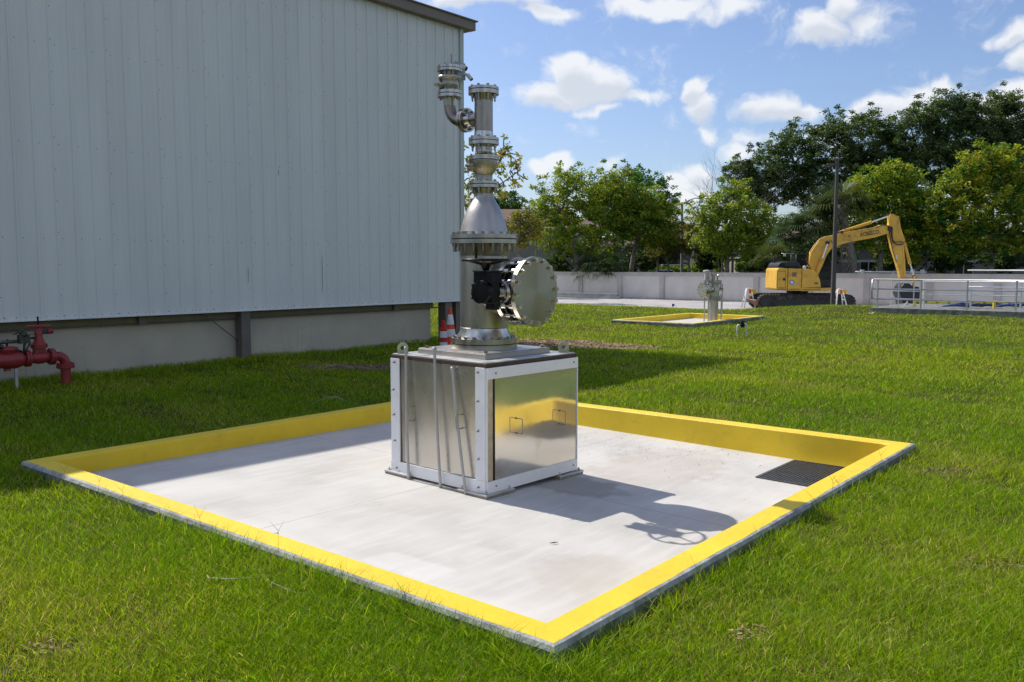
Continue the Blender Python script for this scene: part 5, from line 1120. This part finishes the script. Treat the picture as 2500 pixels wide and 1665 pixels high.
def tree(name, lab, base_px, Y, ells, nclump, nleaf, lsize, c1, c2, c3=None, trunks=(), trunkr=.14, bark=bark_m, group=None, spread=.55, f3=.08, cat='tree', base_z=RZ, twigs=0, asp=.5, shell=.45, topleaf=0):
    """ells: crown lobes (px, py, rx_px, ry_px); trunks: lists of (px, py) from the ground up"""
    b = atY(base_px, 650, Y); bp = Vector((b.x, Y, base_z)); t = thing(name, lab, cat, bp, group); q = Y / FPX
    nclump = int(nclump * 1.3); spread *= .84; lsize *= 1.12
    vol = np.array([e[2] * e[3] * (e[4] if len(e) > 4 else 1) for e in ells], float); cnt = np.maximum(1, (nclump * vol / vol.sum()).astype(int)); C = []; S = []
    for e, k_ in zip(ells, cnt):
        c = atY(e[0], e[1], Y); d = rng.normal(size=(k_, 3)); d /= np.linalg.norm(d, axis=1)[:, None]; r = rng.uniform(shell, 1.04, k_) ** .7; ph_ = rng.uniform(0, 6.28, 3); r = r * (1 + .16 * np.sin(3.1 * d[:, 0] + 4.3 * d[:, 2] + ph_[0]) + .10 * np.sin(7 * d[:, 2] - 5 * d[:, 1] + ph_[1])); r = np.where(rng.uniform(size=k_) < .15, rng.uniform(1.06, 1.42, k_), r)
        rd = np.array([e[2] * q, min(e[2], e[3] * 1.3) * q * .8, e[3] * q]); C.append(np.array(c) + d * r[:, None] * rd); S.append(r)
    C = np.concatenate(C); Sh = np.concatenate(S)
    kk = max(4, nleaf // len(C)); rad = spread * rng.uniform(.5, 1.3, len(C)) * np.where(Sh > 1.045, .55, 1.)
    dirs = rng.normal(size=(len(C), kk, 3)); dirs /= np.linalg.norm(dirs, axis=2)[:, :, None]; rr_ = rng.uniform(.15, 1, (len(C), kk)) ** .6
    P_ = C[:, None, :] + dirs * (rr_ * rad[:, None])[:, :, None] * np.array([1.15, 1.15, .75])
    mixv = np.clip(rng.normal(.42, .38, (len(C), 1)) + rng.normal(0, .2, (len(C), kk)), -.25, 1.25)[:, :, None]
    col_ = np.array(c1) * (1 - mixv) + np.array(c2) * mixv
    if c3 is not None:
        m3 = rng.uniform(size=(len(C), kk, 1)) < f3 * (1 + 3 * (rng.uniform(size=(len(C), 1, 1)) < .2)); col_ = np.where(m3, np.array(c3), col_)
    V_, T_ = leaves(P_.reshape(-1, 3), lsize, col_.reshape(-1, 3) * (2.7 if bark is bark_d else LG), aspect=asp)
    V_ -= np.array(bp); n = len(V_) // 4
    fast_mesh('crown', V_, np.arange(n * 4), np.arange(n) * 4, np.full(n, 4), T_, LEAF, t)
    k = M()
    tops = []
    for tr_ in trunks:
        r0 = tr_[0] if isinstance(tr_[0], (int, float)) else trunkr; pts_ = [p for p in tr_ if not isinstance(p, (int, float))]
        pts = [atY(px, py, Y + random.uniform(-.15, .15) * (i > 0)) for i, (px, py) in enumerate(pts_)]; n_ = len(pts); rs = [r0 * (1 - .6 * i / max(1, n_ - 1)) for i in range(n_)]
        # smooth the polyline a little
        P2 = []; R2 = []
        for i in range(n_ - 1):
            for j in range(4):
                s = j / 4; P2.append(pts[i].lerp(pts[i + 1], s) + Vector((random.uniform(-1, 1), random.uniform(-1, 1), 0)) * .02); R2.append(rs[i] * (1 - s) + rs[i + 1] * s)
        P2.append(pts[-1]); R2.append(rs[-1]); k.tube(P2, R2, 10); tops += [(P2[i], R2[i]) for i in range(len(P2) // 2, len(P2))]
    if tops:
        for ci in rng.choice(len(C), min(len(C), 26 + twigs), replace=False):
            e = Vector(C[ci]); o_, r_ = min(tops, key=lambda a: (a[0] - e).length + random.uniform(0, .8)); mid = o_.lerp(e, .5) + Vector((random.uniform(-.3, .3), random.uniform(-.3, .3), random.uniform(-.1, .4)))
            k.tube([o_, o_.lerp(mid, .5) + ZZ * .1, mid, e], [min(r_ * .7, .07), .05, .032, .012], 6)
        k.build('trunk', bark, t)
    return t
YG1, YG2, YG3 = (.075, .115, .012), (.165, .205, .020), (.24, .20, .03)
LG = 1.85
DG1, DG2 = (.018, .034, .012), (.045, .072, .022)
GRP = 'trees beyond the boundary wall'
tree('sparse_tree', 'sparse yellow-leaved tree showing between the metal building and the pipe column', 1150, 56, [(1215, 400, 55, 50), (1245, 440, 40, 30), (1140, 450, 25, 90), (1180, 470, 60, 30), (1228, 375, 18, 22)], 62, 900, .26, YG1, (.19, .21, .04), (.30, .24, .05), trunks=((.12, (1138, 660), (1140, 560), (1150, 500), (1190, 440), (1230, 380)), (.07, (1140, 560), (1160, 490), (1215, 455), (1265, 420)), (.06, (1142, 540), (1130, 470), (1128, 380))), group=GRP, spread=.36, twigs=30, f3=.2, shell=.2)
tree('olive_tree', 'small yellowing tree standing between the column and the large green trees', 1270, 62, [(1275, 545, 40, 28), (1245, 560, 28, 30), (1300, 565, 25, 24), (1262, 590, 25, 14)], 60, 3200, .17, (.08, .10, .015), (.17, .17, .025), (.20, .12, .03), trunks=((.10, (1268, 665), (1267, 620), (1270, 580), (1272, 540)), (.05, (1266, 630), (1258, 600), (1245, 575)), (.08, (1300, 665), (1306, 630), (1310, 600))), group=GRP, spread=.5)
tree('hedge_tree', 'low flat-topped dark green tree behind the pipe column', 1250, 92, [(1240, 500, 42, 26, 1), (1205, 508, 30, 26, 1), (1170, 510, 30, 20)], 160, 9000, .20, (.022, .05, .01), (.05, .10, .018), trunks=((.2, (1250, 660), (1248, 600), (1245, 520)),), group=GRP, spread=.6, bark=bark_d)
tree('round_tree', 'large smooth dark green dome tree behind the yellow-green trees', 1540, 98, [(1545, 500, 98, 76)], 420, 24000, .24, (.02, .055, .008), (.045, .105, .015), trunks=((.3, (1545, 665), (1542, 580), (1540, 520)),), group=GRP, spread=.7, bark=bark_d, shell=.7)
tree('green_tree', 'broad yellow-green tree with forked pale trunk above the palmetto', 1410, 66, [(1340, 500, 50, 50), (1385, 480, 60, 65), (1440, 470, 60, 62), (1355, 570, 60, 48), (1420, 560, 70, 62), (1480, 520, 55, 62), (1330, 530, 42, 38), (1470, 590, 50, 50), (1385, 440, 20, 22), (1350, 610, 26, 22)], 430, 26000, .17, (.05, .105, .010), (.19, .24, .018), (.24, .24, .03), trunks=((.24, (1407, 668), (1408, 640), (1407, 620), (1400, 590), (1388, 550), (1375, 510)), (.20, (1408, 645), (1430, 620), (1450, 600), (1470, 570), (1478, 540)), (.12, (1405, 655), (1385, 635), (1372, 622)), (.12, (1407, 620), (1420, 605), (1430, 590)), (.08, (1388, 550), (1385, 500), (1384, 430))), group=GRP, spread=.55, twigs=30)
tree('green_tree', 'tall yellow-green tree with one leaning trunk in front of the dark dome tree', 1543, 67, [(1500, 470, 44, 36), (1545, 482, 58, 42), (1590, 512, 50, 46), (1620, 530, 40, 44), (1550, 545, 70, 56), (1515, 520, 46, 56), (1530, 418, 10, 16), (1508, 432, 14, 12), (1600, 565, 56, 40)], 420, 25000, .17, (.045, .095, .010), (.17, .215, .018), (.22, .22, .03), trunks=((.20, (1540, 668), (1546, 630), (1552, 600), (1558, 560), (1560, 510), (1548, 460)), (.10, (1552, 600), (1575, 560), (1590, 520)), (.08, (1556, 560), (1530, 500), (1520, 440)), (.05, (1548, 460), (1532, 425), (1531, 398))), group=GRP, spread=.55, twigs=30)
for i, (px, lean, lb) in enumerate(((1608, -6, 'thin bare-stemmed tree left of the street lamp, trunk forking low'), (1632, 4, 'thin pale-trunked tree just left of the street lamp'), (1684, 6, 'thin leaning tree just right of the street lamp'))):
    tree('thin_tree', lb, px, 70 - i, [(px - 4, 575, 34, 34), (px + 16, 600, 34, 24), (px - 20, 610, 22, 20), (px + 8, 555, 22, 24)], 74, 3600, .15, (.06, .075, .015), (.13, .14, .022), (.16, .10, .03), trunks=((.10, (px, 668), (px - 2, 640), (px + lean * .3, 600), (px + lean, 560)), (.07, (px - 2, 640), (px - 18, 625), (px - 28, 600), (px - 30, 560)), (.06, (px, 630), (px + 12, 600), (px + 20, 570))), group=GRP, spread=.45, twigs=26)
tree('green_tree', 'yellow-green tree with bare twig tops standing left of the excavator', 1775, 62, [(1730, 520, 45, 40), (1780, 500, 55, 48), (1830, 530, 50, 45), (1760, 570, 60, 48), (1810, 590, 50, 40), (1870, 555, 45, 38), (1720, 580, 34, 36), (1800, 465, 24, 26), (1893, 590, 28, 30), (1755, 620, 32, 22)], 370, 19000, .17, (.055, .11, .012), (.21, .26, .024), (.26, .26, .04), trunks=((.17, (1775, 668), (1776, 640), (1777, 610), (1776, 560), (1772, 500)), (.14, (1777, 625), (1800, 595), (1818, 565), (1830, 530)), (.09, (1778, 640), (1800, 620), (1818, 600)), (.07, (1765, 668), (1760, 620), (1745, 560)), (.06, (1758, 668), (1752, 630), (1735, 590))), group=GRP, spread=.55, twigs=30)
# bare twigs above that tree belong to a leafless tree behind it
k = M(); tb = thing('bare_tree', 'leafless grey twiggy tree top behind the tree left of the excavator', 'tree', (atY(1790, 650, 64).x, 64, RZ), GRP)
o_ = atY(1790, 560, 64); k.cyl((o_.x, 64, RZ), o_, .12, .08, n=8)
def twig(p, d, L_, r, dep):
    pts = [p]; 
    for i in range(4): d = (d + Vector((random.uniform(-.25, .25), random.uniform(-.25, .25), random.uniform(-.08, .18)))).normalized(); pts.append(pts[-1] + d * L_ / 4)
    k.tube(pts, [r, r * .85, r * .7, r * .55, r * .35], 5)
    if dep:
        for i in range(3): twig(pts[random.choice((1, 2, 3, 4))], (d + Vector((random.uniform(-.9, .9), random.uniform(-.6, .6), random.uniform(-.2, .6)))).normalized(), L_ * .68, r * .5, dep - 1)
for dx in (-.9, -.6, -.3, 0, .35, .7, 1.0): twig(o_ + Vector((dx * .2, 0, 0)), Vector((dx, random.uniform(-.3, .3), 1)).normalized(), 2.7, .045, 3)
k.build('trunk', mat('bare_twig', (.20, .17, .15), .9), tb)
tree('oak_tree', 'big dark green oak crown behind the light pole top', 2010, 76, [(1815, 440, 50, 42), (1870, 400, 60, 48), (1940, 380, 70, 62), (2020, 360, 72, 72), (2110, 350, 75, 75), (1900, 450, 90, 48), (2000, 460, 100, 60), (2100, 450, 90, 70), (1850, 480, 60, 38), (2150, 400, 50, 80), (1800, 415, 26, 22), (1935, 330, 26, 26), (2028, 305, 22, 26), (2130, 300, 30, 26), (2180, 330, 30, 30)], 1150, 84000, .20, DG1, DG2, (.075, .10, .03), trunks=((.34, (2030, 668), (2025, 600), (2010, 520), (1980, 450), (1940, 400)), (.22, (2020, 560), (2060, 480), (2100, 400)), (.16, (2000, 500), (1920, 460), (1850, 440))), group=GRP, spread=.62, bark=bark_d, twigs=60, asp=.42)
tree('oak_tree', 'largest dark green oak crown at the right edge of the photo', 2350, 74, [(2240, 330, 60, 72), (2310, 290, 60, 62), (2350, 280, 40, 40), (2410, 300, 70, 70), (2480, 300, 60, 62), (2290, 400, 100, 70), (2400, 390, 110, 80), (2500, 400, 80, 100), (2227, 285, 18, 26), (2350, 250, 20, 22), (2430, 262, 24, 20), (2300, 262, 18, 18), (2220, 420, 60, 60), (2470, 255, 20, 20)], 1250, 90000, .20, DG1, DG2, (.07, .095, .03), trunks=((.36, (2370, 668), (2365, 600), (2350, 500), (2320, 420), (2300, 350)), (.24, (2360, 560), (2400, 460), (2430, 380)), (.16, (2350, 500), (2260, 420), (2235, 350))), group=GRP, spread=.62, bark=bark_d, twigs=60, asp=.42)
tree('green_tree', 'yellow-green tree filling the space behind the excavator arm', 2150, 58, [(2110, 470, 50, 45), (2160, 440, 50, 42), (2220, 460, 55, 48), (2100, 520, 60, 50), (2170, 520, 75, 60), (2240, 530, 60, 60), (2150, 590, 70, 40), (2230, 595, 60, 45), (2265, 560, 40, 50), (2090, 570, 36, 40), (2175, 405, 24, 18)], 500, 30000, .19, (.045, .105, .010), (.20, .245, .018), (.26, .22, .03), trunks=((.2, (2147, 668), (2150, 630), (2160, 590), (2170, 540)), (.16, (2230, 668), (2262, 630), (2280, 600), (2275, 560)), (.1, (2150, 630), (2130, 590), (2115, 540))), group=GRP, spread=.6, f3=.05)
tree('green_tree', 'yellow-green tree with thick pale trunk at the right edge', 2430, 56, [(2330, 470, 50, 45), (2380, 410, 50, 45), (2430, 400, 55, 45), (2480, 430, 50, 55), (2360, 520, 70, 60), (2440, 500, 80, 70), (2510, 520, 60, 80), (2330, 580, 60, 48), (2400, 590, 70, 40), (2290, 520, 30, 50), (2480, 590, 60, 30), (2450, 368, 24, 20)], 540, 32000, .20, (.05, .105, .010), (.22, .25, .020), (.26, .20, .035), trunks=((.25, (2415, 672), (2420, 640), (2430, 600), (2433, 588)), (.17, (2433, 590), (2428, 560), (2422, 520), (2430, 460)), (.18, (2433, 592), (2460, 575), (2490, 565), (2520, 545))), group=GRP, spread=.6, f3=.06)
# low shrubs behind the wall
tree('shrub', 'rounded bright green shrub by the pale porch post', 1708, 80, [(1708, 652, 22, 14)], 50, 2600, .14, (.06, .12, .012), (.16, .22, .02), group='shrubs behind the boundary wall', spread=.4, cat='shrub')
tree('shrub', 'yellow-green shrub right of the vent pipe behind the wall', 1752, 72, [(1752, 660, 12, 8), (1758, 652, 8, 12)], 30, 1400, .12, (.10, .16, .02), (.24, .26, .05), group='shrubs behind the boundary wall', spread=.3, cat='shrub')
tree('shrub', 'dark glossy shrub behind the palmetto', 1500, 70, [(1475, 640, 30, 26), (1515, 645, 26, 22), (1540, 655, 20, 14)], 90, 5000, .16, (.015, .035, .008), (.035, .07, .014), group='shrubs behind the boundary wall', spread=.4, cat='shrub')
tree('hedge', 'low trimmed pale green hedge behind the parked cars', 1630, 82, [(1615, 657, 34, 7), (1660, 657, 30, 7), (1700, 660, 30, 6)], 90, 4200, .12, (.06, .12, .015), (.14, .19, .02), group='shrubs behind the boundary wall', spread=.3, cat='hedge')
tree('shrub', 'small round shrub left of the excavator engine', 1807, 64, [(1806, 652, 8, 12)], 22, 900, .11, (.05, .10, .012), (.12, .18, .02), group='shrubs behind the boundary wall', spread=.25, cat='shrub')
# far tree line so the horizon is closed
k_ = 0
nT = 46
V_all = []; T_all = []
for i in range(nT):
    x = -190 + i * 8.8 + random.uniform(-2, 2); y = 132 + random.uniform(-8, 8); h = random.uniform(5, 8.5)
    nC = 60; d = rng.normal(size=(nC, 3)); d /= np.linalg.norm(d, axis=1)[:, None]; C = np.array([x, y, h * .55]) + d * np.array([6.5, 3, h * .48]) * rng.uniform(.5, 1, (nC, 1))
    P_ = (C[:, None, :] + rng.normal(size=(nC, 26, 3)) * .7).reshape(-1, 3); P_[:, 2] = np.maximum(P_[:, 2], 0)
    mv = rng.uniform(0, 1, (len(P_), 1)); v, t_ = leaves(P_, .75, np.array(DG1) * (1 - mv) + np.array((.06, .09, .02)) * mv); V_all.append(v); T_all.append(t_)
for i in range(64):  # unseen trees ringing the camera, added to fill the steel's reflections
    a = R(62 + 236 * i / 63); x = 115 * math.sin(a) + random.uniform(-6, 6); y = 115 * math.cos(a) + random.uniform(-6, 6); h = random.uniform(7, 12)
    nC = 60; d = rng.normal(size=(nC, 3)); d /= np.linalg.norm(d, axis=1)[:, None]; C = np.array([x, y, h * .5]) + d * np.array([6, 6, h * .48]) * rng.uniform(.5, 1, (nC, 1))
    P_ = (C[:, None, :] + rng.normal(size=(nC, 24, 3)) * .8).reshape(-1, 3); P_[:, 2] = np.maximum(P_[:, 2], 0)
    mv = rng.uniform(0, 1, (len(P_), 1)); v, t_ = leaves(P_, .8, np.array((.04, .065, .015)) * (1 - mv) + np.array((.12, .17, .03)) * mv); V_all.append(v); T_all.append(t_)
V_all = np.concatenate(V_all); T_all = np.concatenate(T_all); n = len(V_all) // 4
tag(fast_mesh('far_woods', V_all, np.arange(n * 4), np.arange(n) * 4, np.full(n, 4), T_all, LEAF), label='far dark tree line behind the houses, with unseen trees added all around', kind='stuff')

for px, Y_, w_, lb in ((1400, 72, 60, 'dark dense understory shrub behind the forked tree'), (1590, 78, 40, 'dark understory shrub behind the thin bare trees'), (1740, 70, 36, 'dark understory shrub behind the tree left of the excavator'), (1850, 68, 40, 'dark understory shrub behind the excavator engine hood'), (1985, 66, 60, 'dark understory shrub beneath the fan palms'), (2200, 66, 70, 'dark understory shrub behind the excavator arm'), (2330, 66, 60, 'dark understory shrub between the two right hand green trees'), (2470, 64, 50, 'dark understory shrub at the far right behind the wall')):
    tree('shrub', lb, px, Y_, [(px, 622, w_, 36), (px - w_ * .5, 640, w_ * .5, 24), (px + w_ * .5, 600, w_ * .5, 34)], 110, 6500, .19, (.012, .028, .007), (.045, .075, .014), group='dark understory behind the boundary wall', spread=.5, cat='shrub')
# palms
def frond(M_, o, d, L_, nb=22, droop=.35, w=.035, cols=None):
    """fan leaf: stalk then blades radiating in its plane; adds to arrays"""
    d = d.normalized(); hub = o + d * L_ * .45 - ZZ * .03; side = d.cross(ZZ).normalized(); upv = side.cross(d)
    stalk = [o, o.lerp(hub, .5) + ZZ * .04, hub]
    for i in range(nb):
        a = -1.9 + 3.8 * i / (nb - 1); dir_ = (d * math.cos(a) + side * math.sin(a)).normalized(); ll = L_ * .62 * (1 - .22 * abs(a) / 1.9) * random.uniform(.85, 1.1)
        b = dir_.cross(upv).normalized() * w; p1 = hub + dir_ * ll * .55 + upv * .02; p2 = hub + dir_ * ll - ZZ * (ll * droop * random.uniform(.6, 1.6))
        M_.append((hub, p1 + b, p2, p1 - b))
    return stalk
def palm(name, lab, px, py, Y, Rm_, n, trunk=None, col1=(.045, .075, .018), col2=(.12, .15, .04), cat='palm', el=(-.4, 1.1), base_z=RZ, gr='palms beyond the boundary wall'):
    c = atY(px, py, Y); t = thing(name, lab, cat, (c.x, Y, base_z), gr); F = []; st = M()
    for i in range(n):
        a = random.uniform(0, 6.283); e = random.uniform(*el); d = Vector((math.cos(a) * math.cos(e), math.sin(a) * math.cos(e), math.sin(e))); s = frond(F, c.copy(), d, Rm_ * random.uniform(.75, 1.1), w=.012 * Rm_ + .012); st.tube(s, .018, 5)
    V_ = np.array([[tuple(p) for p in f] for f in F]).reshape(-1, 3) - np.array((c.x, Y, base_z)); nf = len(F); mv = np.repeat(rng.uniform(0, 1, (nf // 22 + 1, 1)), 22, 0)[:nf] * .6 + rng.uniform(0, .4, (nf, 1))
    cc = np.array(col1) * (1 - mv) + np.array(col2) * mv; T_ = np.repeat(np.concatenate([cc, np.ones((nf, 1))], 1)[:, None], 4, 1).reshape(-1, 4)
    fast_mesh('crown', V_, np.arange(nf * 4), np.arange(nf) * 4, np.full(nf, 4), T_, LEAF, t); st.build('frond_stalk', bark_d, t)
    if trunk:
        k = M(); base_ = atY(trunk[0], trunk[1], Y); k.tube([Vector((base_.x, Y, base_z)), base_, c.lerp(base_, .3), c], [trunk[2], trunk[2], trunk[2] * 1.1, trunk[2] * 1.2], 14)
        zz_ = base_z + .1
        while zz_ < c.z - .1:
            s = (zz_ - base_z) / (c.z - base_z); xx = base_.x + (c.x - base_.x) * max(0, s)
            for j in range(7): a = j * .9 + zz_ * 9; k.box(Vector((xx + math.cos(a) * trunk[2] * 1.05, Y + math.sin(a) * trunk[2] * 1.05, zz_)), (.07, .07, .13), taper=.4)
            zz_ += .14
        k.build('trunk', bark_m, t)
    return t
palm('cabbage_palm', 'tall fan palm with drooping fronds behind the light pole', 2050, 500, 55, 2.3, 46, trunk=(2082, 640, .26))
palm('cabbage_palm', 'fan palm with grey-green fronds left of the light pole', 1990, 555, 56, 2.2, 34, col1=(.035, .07, .02), col2=(.10, .14, .05))
palm('cabbage_palm', 'bluish fan palm behind the excavator engine', 1930, 575, 57, 1.9, 28, col1=(.03, .065, .02), col2=(.07, .12, .05))
palm('palmetto', 'low spiky palmetto clump left of the excavator hood', 1885, 640, 55, 1.7, 26, el=(-.1, 1.2), cat='palmetto')
palm('palmetto', 'palmetto clump drooping over the boundary wall beneath the forked tree', 1450, 652, 63.0, 1.8, 36, el=(-.5, 1.0), cat='palmetto', col1=(.02, .04, .012), col2=(.06, .10, .03))
palm('palmetto', 'dark palmetto growing over the wall left of the leaning trunk', 1490, 655, 61.5, 1.6, 28, el=(-.6, .9), cat='palmetto', col1=(.012, .03, .008), col2=(.045, .08, .02))
palm('palmetto', 'small palmetto in the shade at the right edge behind the wall', 2490, 650, 55, 1.2, 20, el=(0, 1.2), cat='palmetto', col1=(.02, .04, .012), col2=(.05, .08, .02))

# ------------------------------------------------------------------ grass
def noise2(x, y, f, s):
    return (np.sin(x * f + 1.3 * s + 2.1 * np.sin(y * f * .7 + s)) + np.sin(y * f * 1.13 + 2.7 * s + 1.7 * np.sin(x * f * .83 + s * 2)) + np.sin((x + y) * f * .61 + s * 3.1)) / 3
patches = [(at(1370, 843, .12).xy, 2.2, .85, R(-15)), (at(905, 897, .12).xy, 1.3, .5, 0.), (at(1075, 1500, .12).xy, .22, .10, R(-38))] + [(at(a, b, .12).xy, c, d, R(e)) for a, b, c, d, e in ((640, 1345, .22, .12, -30), (2440, 1390, .26, .13, 10), (130, 1600, .14, .08, 0), (2330, 1160, .35, .14, 20), (1830, 1560, .12, .07, 40), (2080, 900, .6, .25, 0), (300, 1250, .18, .09, 10))]
def grass(name, rmin, rmax, count, seg, wmin, hmin, hmax, lab, arc=None):
    n = int(count * 1.25); ang = rng.uniform(*(arc or (-R(40), R(40))), n); r = np.sqrt(rng.uniform(rmin ** 2, rmax ** 2, n)) if rmin > 0 else None
    # area-true sampling but thinning with distance
    r = rmin * (rmax / rmin) ** rng.uniform(0, 1, n) if rmax / rmin > 1.6 else r
    x = np.sin(ang) * r; y = np.cos(ang) * r; u = x * U.x + y * U.y; v = x * V.x + y * V.y
    ok = np.ones(n, bool)
    for (a, b, c, d) in ((PU0 - .012, PU1 + .012, PN0 - .012, PN1 + .012), (QU0, QU1, QN0, QN1)): ok &= ~((u > a) & (u < b) & (v > c) & (v < d))
    ok &= ~((v > 15.11) & (u < 15.2)); ok &= (u < 40.45 + .18 * np.sin(v * 1.1)) & ~((u > RU - .1) & (u < RU + 4.6) & (v < 10.5))
    for (px_, ra, rb_, an) in patches:
        dx, dy = x - px_[0], y - px_[1]; ca, sa = math.cos(an), math.sin(an); e = ((dx * ca + dy * sa) / ra) ** 2 + ((-dx * sa + dy * ca) / rb_) ** 2 + .35 * noise2(x, y, 5., 3.)
        ok &= ~((e < 1) & (rng.uniform(0, 1, n) < (.86 if ra > 1 else .45)))
    lump = noise2(x, y, 2.3, 1.) * .5 + noise2(x, y, 6.1, 2.) * .5
    ok &= rng.uniform(0, 1, n) < np.clip(.78 + .4 * lump, .3, 1)
    x, y, r, u, v, lump = x[ok], y[ok], r[ok], u[ok], v[ok], lump[ok]; n = len(x)
    z = hgt(x, y) - .01
    edge = np.minimum(np.abs(v - PN0), np.abs(u - PU0)); nearpad = ((np.abs(v - PN0) < .12) & (u > PU0 - .2) & (u < PU1 + .2)) | ((np.abs(u - PU0) < .12) & (v > PN0 - .2) & (v < PN1 + .2)) | ((np.abs(u - PU1) < .1) & (v > PN0) & (v < PN1))
    nearwall = (v > 14.4) & (u < 15.3)
    h = rng.uniform(hmin, hmax, n) * (1 + .45 * np.clip(lump, -1, 1)); h *= np.where(nearpad & (rng.uniform(0, 1, n) < .3), 1.75, np.where(nearpad, 1.1, 1)); h *= np.where(nearwall, 1.7, 1)
    tall = rng.uniform(0, 1, n) < .015; h = np.where(tall, h * 1.7, h)
    w = np.maximum(wmin, r * .00065) * rng.uniform(.6, 1.3, n) * .5
    ph = rng.uniform(0, 2 * np.pi, n); lean = rng.uniform(.15, 1.15, n) * h; la = rng.uniform(0, 2 * np.pi, n) + .0
    flat = rng.uniform(0, 1, n) < .22; lean = np.where(flat, h * 1.6, lean); h = np.where(flat, h * .45, h)
    side = np.stack([np.cos(ph), np.sin(ph), np.zeros(n)], 1); ld = np.stack([np.cos(la), np.sin(la), np.zeros(n)], 1)
    B = np.stack([x, y, z], 1); ts = [i / seg for i in range(seg + 1)]; rows = []
    for i, t_ in enumerate(ts):
        c = B + ld * (lean * t_ ** 1.8)[:, None]; c[:, 2] += h * (t_ - .12 * t_ * t_)
        if i < seg:
            ww = w * (1 - .55 * t_); rows += [c - side * ww[:, None], c + side * ww[:, None]]
        else: rows.append(c)
    nvb = 2 * seg + 1; Vv = np.stack(rows, 1).reshape(-1, 3)
    pat = []; lt_ = []
    for i in range(seg - 1): pat += [2 * i, 2 * i + 1, 2 * i + 3, 2 * i + 2]; lt_.append(4)
    pat += [2 * seg - 2, 2 * seg - 1, 2 * seg]; lt_.append(3)
    pat = np.array(pat); lv = (np.arange(n)[:, None] * nvb + pat[None]).reshape(-1); ltt = np.tile(np.array(lt_), n); ls = np.concatenate([[0], np.cumsum(ltt)[:-1]])
    big = noise2(x, y, .55, 4.) ; mid_ = noise2(x, y, 1.9, 6.)
    g = np.clip(.55 + .2 * np.clip((r - 6) / 12, 0, 1) + .28 * big + .22 * mid_ + rng.normal(0, .22, n), 0, 1)[:, None]
    cg = np.array((.088, .245, .004)) * (1 - g) + np.array((.27, .37, .009)) * g
    straw = (rng.uniform(0, 1, n) < (.08 + .16 * np.clip(mid_ + .2 * big, 0, 1)))[:, None]; cs_ = np.array((.48, .42, .17)) * rng.uniform(.6, 1.1, (n, 1)); cg = np.where(straw, cs_, cg) * np.clip(rng.lognormal(0, .36, (n, 1)), .35, 2.1)
    T_ = np.repeat(np.concatenate([cg, np.ones((n, 1))], 1)[:, None], nvb, 1).reshape(-1, 4)
    o = fast_mesh(name, Vv, lv, ls, ltt, T_, GRASS); tag(o, label=lab, kind='stuff'); return n
for pi, (px_, ra, rb_, an) in enumerate(patches):
    n_ = 9000 if pi == 0 else 3500 if pi == 1 else 110; a_ = rng.uniform(0, 6.283, n_); r_ = np.sqrt(rng.uniform(0, 1.15, n_)); ex_, ey_ = np.cos(a_) * r_ * ra, np.sin(a_) * r_ * rb_
    xx = px_[0] + ex_ * math.cos(an) - ey_ * math.sin(an); yy = px_[1] + ex_ * math.sin(an) + ey_ * math.cos(an)
    litter('dry_mulch', np.stack([xx, yy, hgt(xx, yy) + rng.uniform(0, .03, n_)], 1), .035 if pi < 2 else .013, mat('straw_brown', (.30, .19, .12), .9, 0, .5, 3), lab=('patch of dry brown mulch in the lawn behind the steel box', 'dark mulch patch in the shaded lawn left of the steel box', 'small dry patch of dead grass in the lawn')[min(pi, 2)])
tot = grass('lawn_grass', 2.6, 9, 620000, 3, .0042, .04, .085, 'coarse green lawn grass around the yellow-curbed pad')
tot += grass('meadow_grass', 9, 22, 430000, 2, .0055, .045, .09, 'lawn grass stretching from the pad to the distant vessel')
tot += grass('distant_grass', 22, 62, 330000, 1, .011, .05, .10, 'far lawn grass up to the road')
tot += grass('verge_grass', 2.2, 30, 150000, 1, .016, .05, .10, 'lawn grass continuing beside the camera', (R(38), R(125)))
print('grass blades', tot)
# seed stalks by the wall and curb
k = M()
for i in range(34):
    if i < 18: uu_, vv_ = random.uniform(5, 15), random.uniform(14.5, 15.0); hh = random.uniform(.35, .62)
    elif i < 27: uu_, vv_ = random.uniform(3.2, 8.8), PN0 - random.uniform(.02, .15); hh = random.uniform(.13, .2)
    else: uu_, vv_ = PU0 - random.uniform(.02, .15), random.uniform(2.5, 8); hh = random.uniform(.13, .2)
    p = un(uu_, vv_); p.z = hz(p.x, p.y); ln_ = Vector((random.uniform(-.25, .25), random.uniform(-.25, .25), 1)); tp = p + ln_ * hh; q_ = .55 if i < 18 else .45; k.tube([p, p.lerp(tp, .5), tp], [.0025 * q_, .002 * q_, .0015 * q_], 4)
    for s in (-1, 1): k.tube([tp, tp + Vector((s * random.uniform(.03, .06), random.uniform(-.02, .02), random.uniform(.05, .09)))], [.0025 * q_, .001 * q_], 4)
tag(k.build('weed_stalks', mat('seed_stalk', (.10, .11, .03), .8)), 'thin forked seed stalks rising from the grass', None, None, 'stuff')
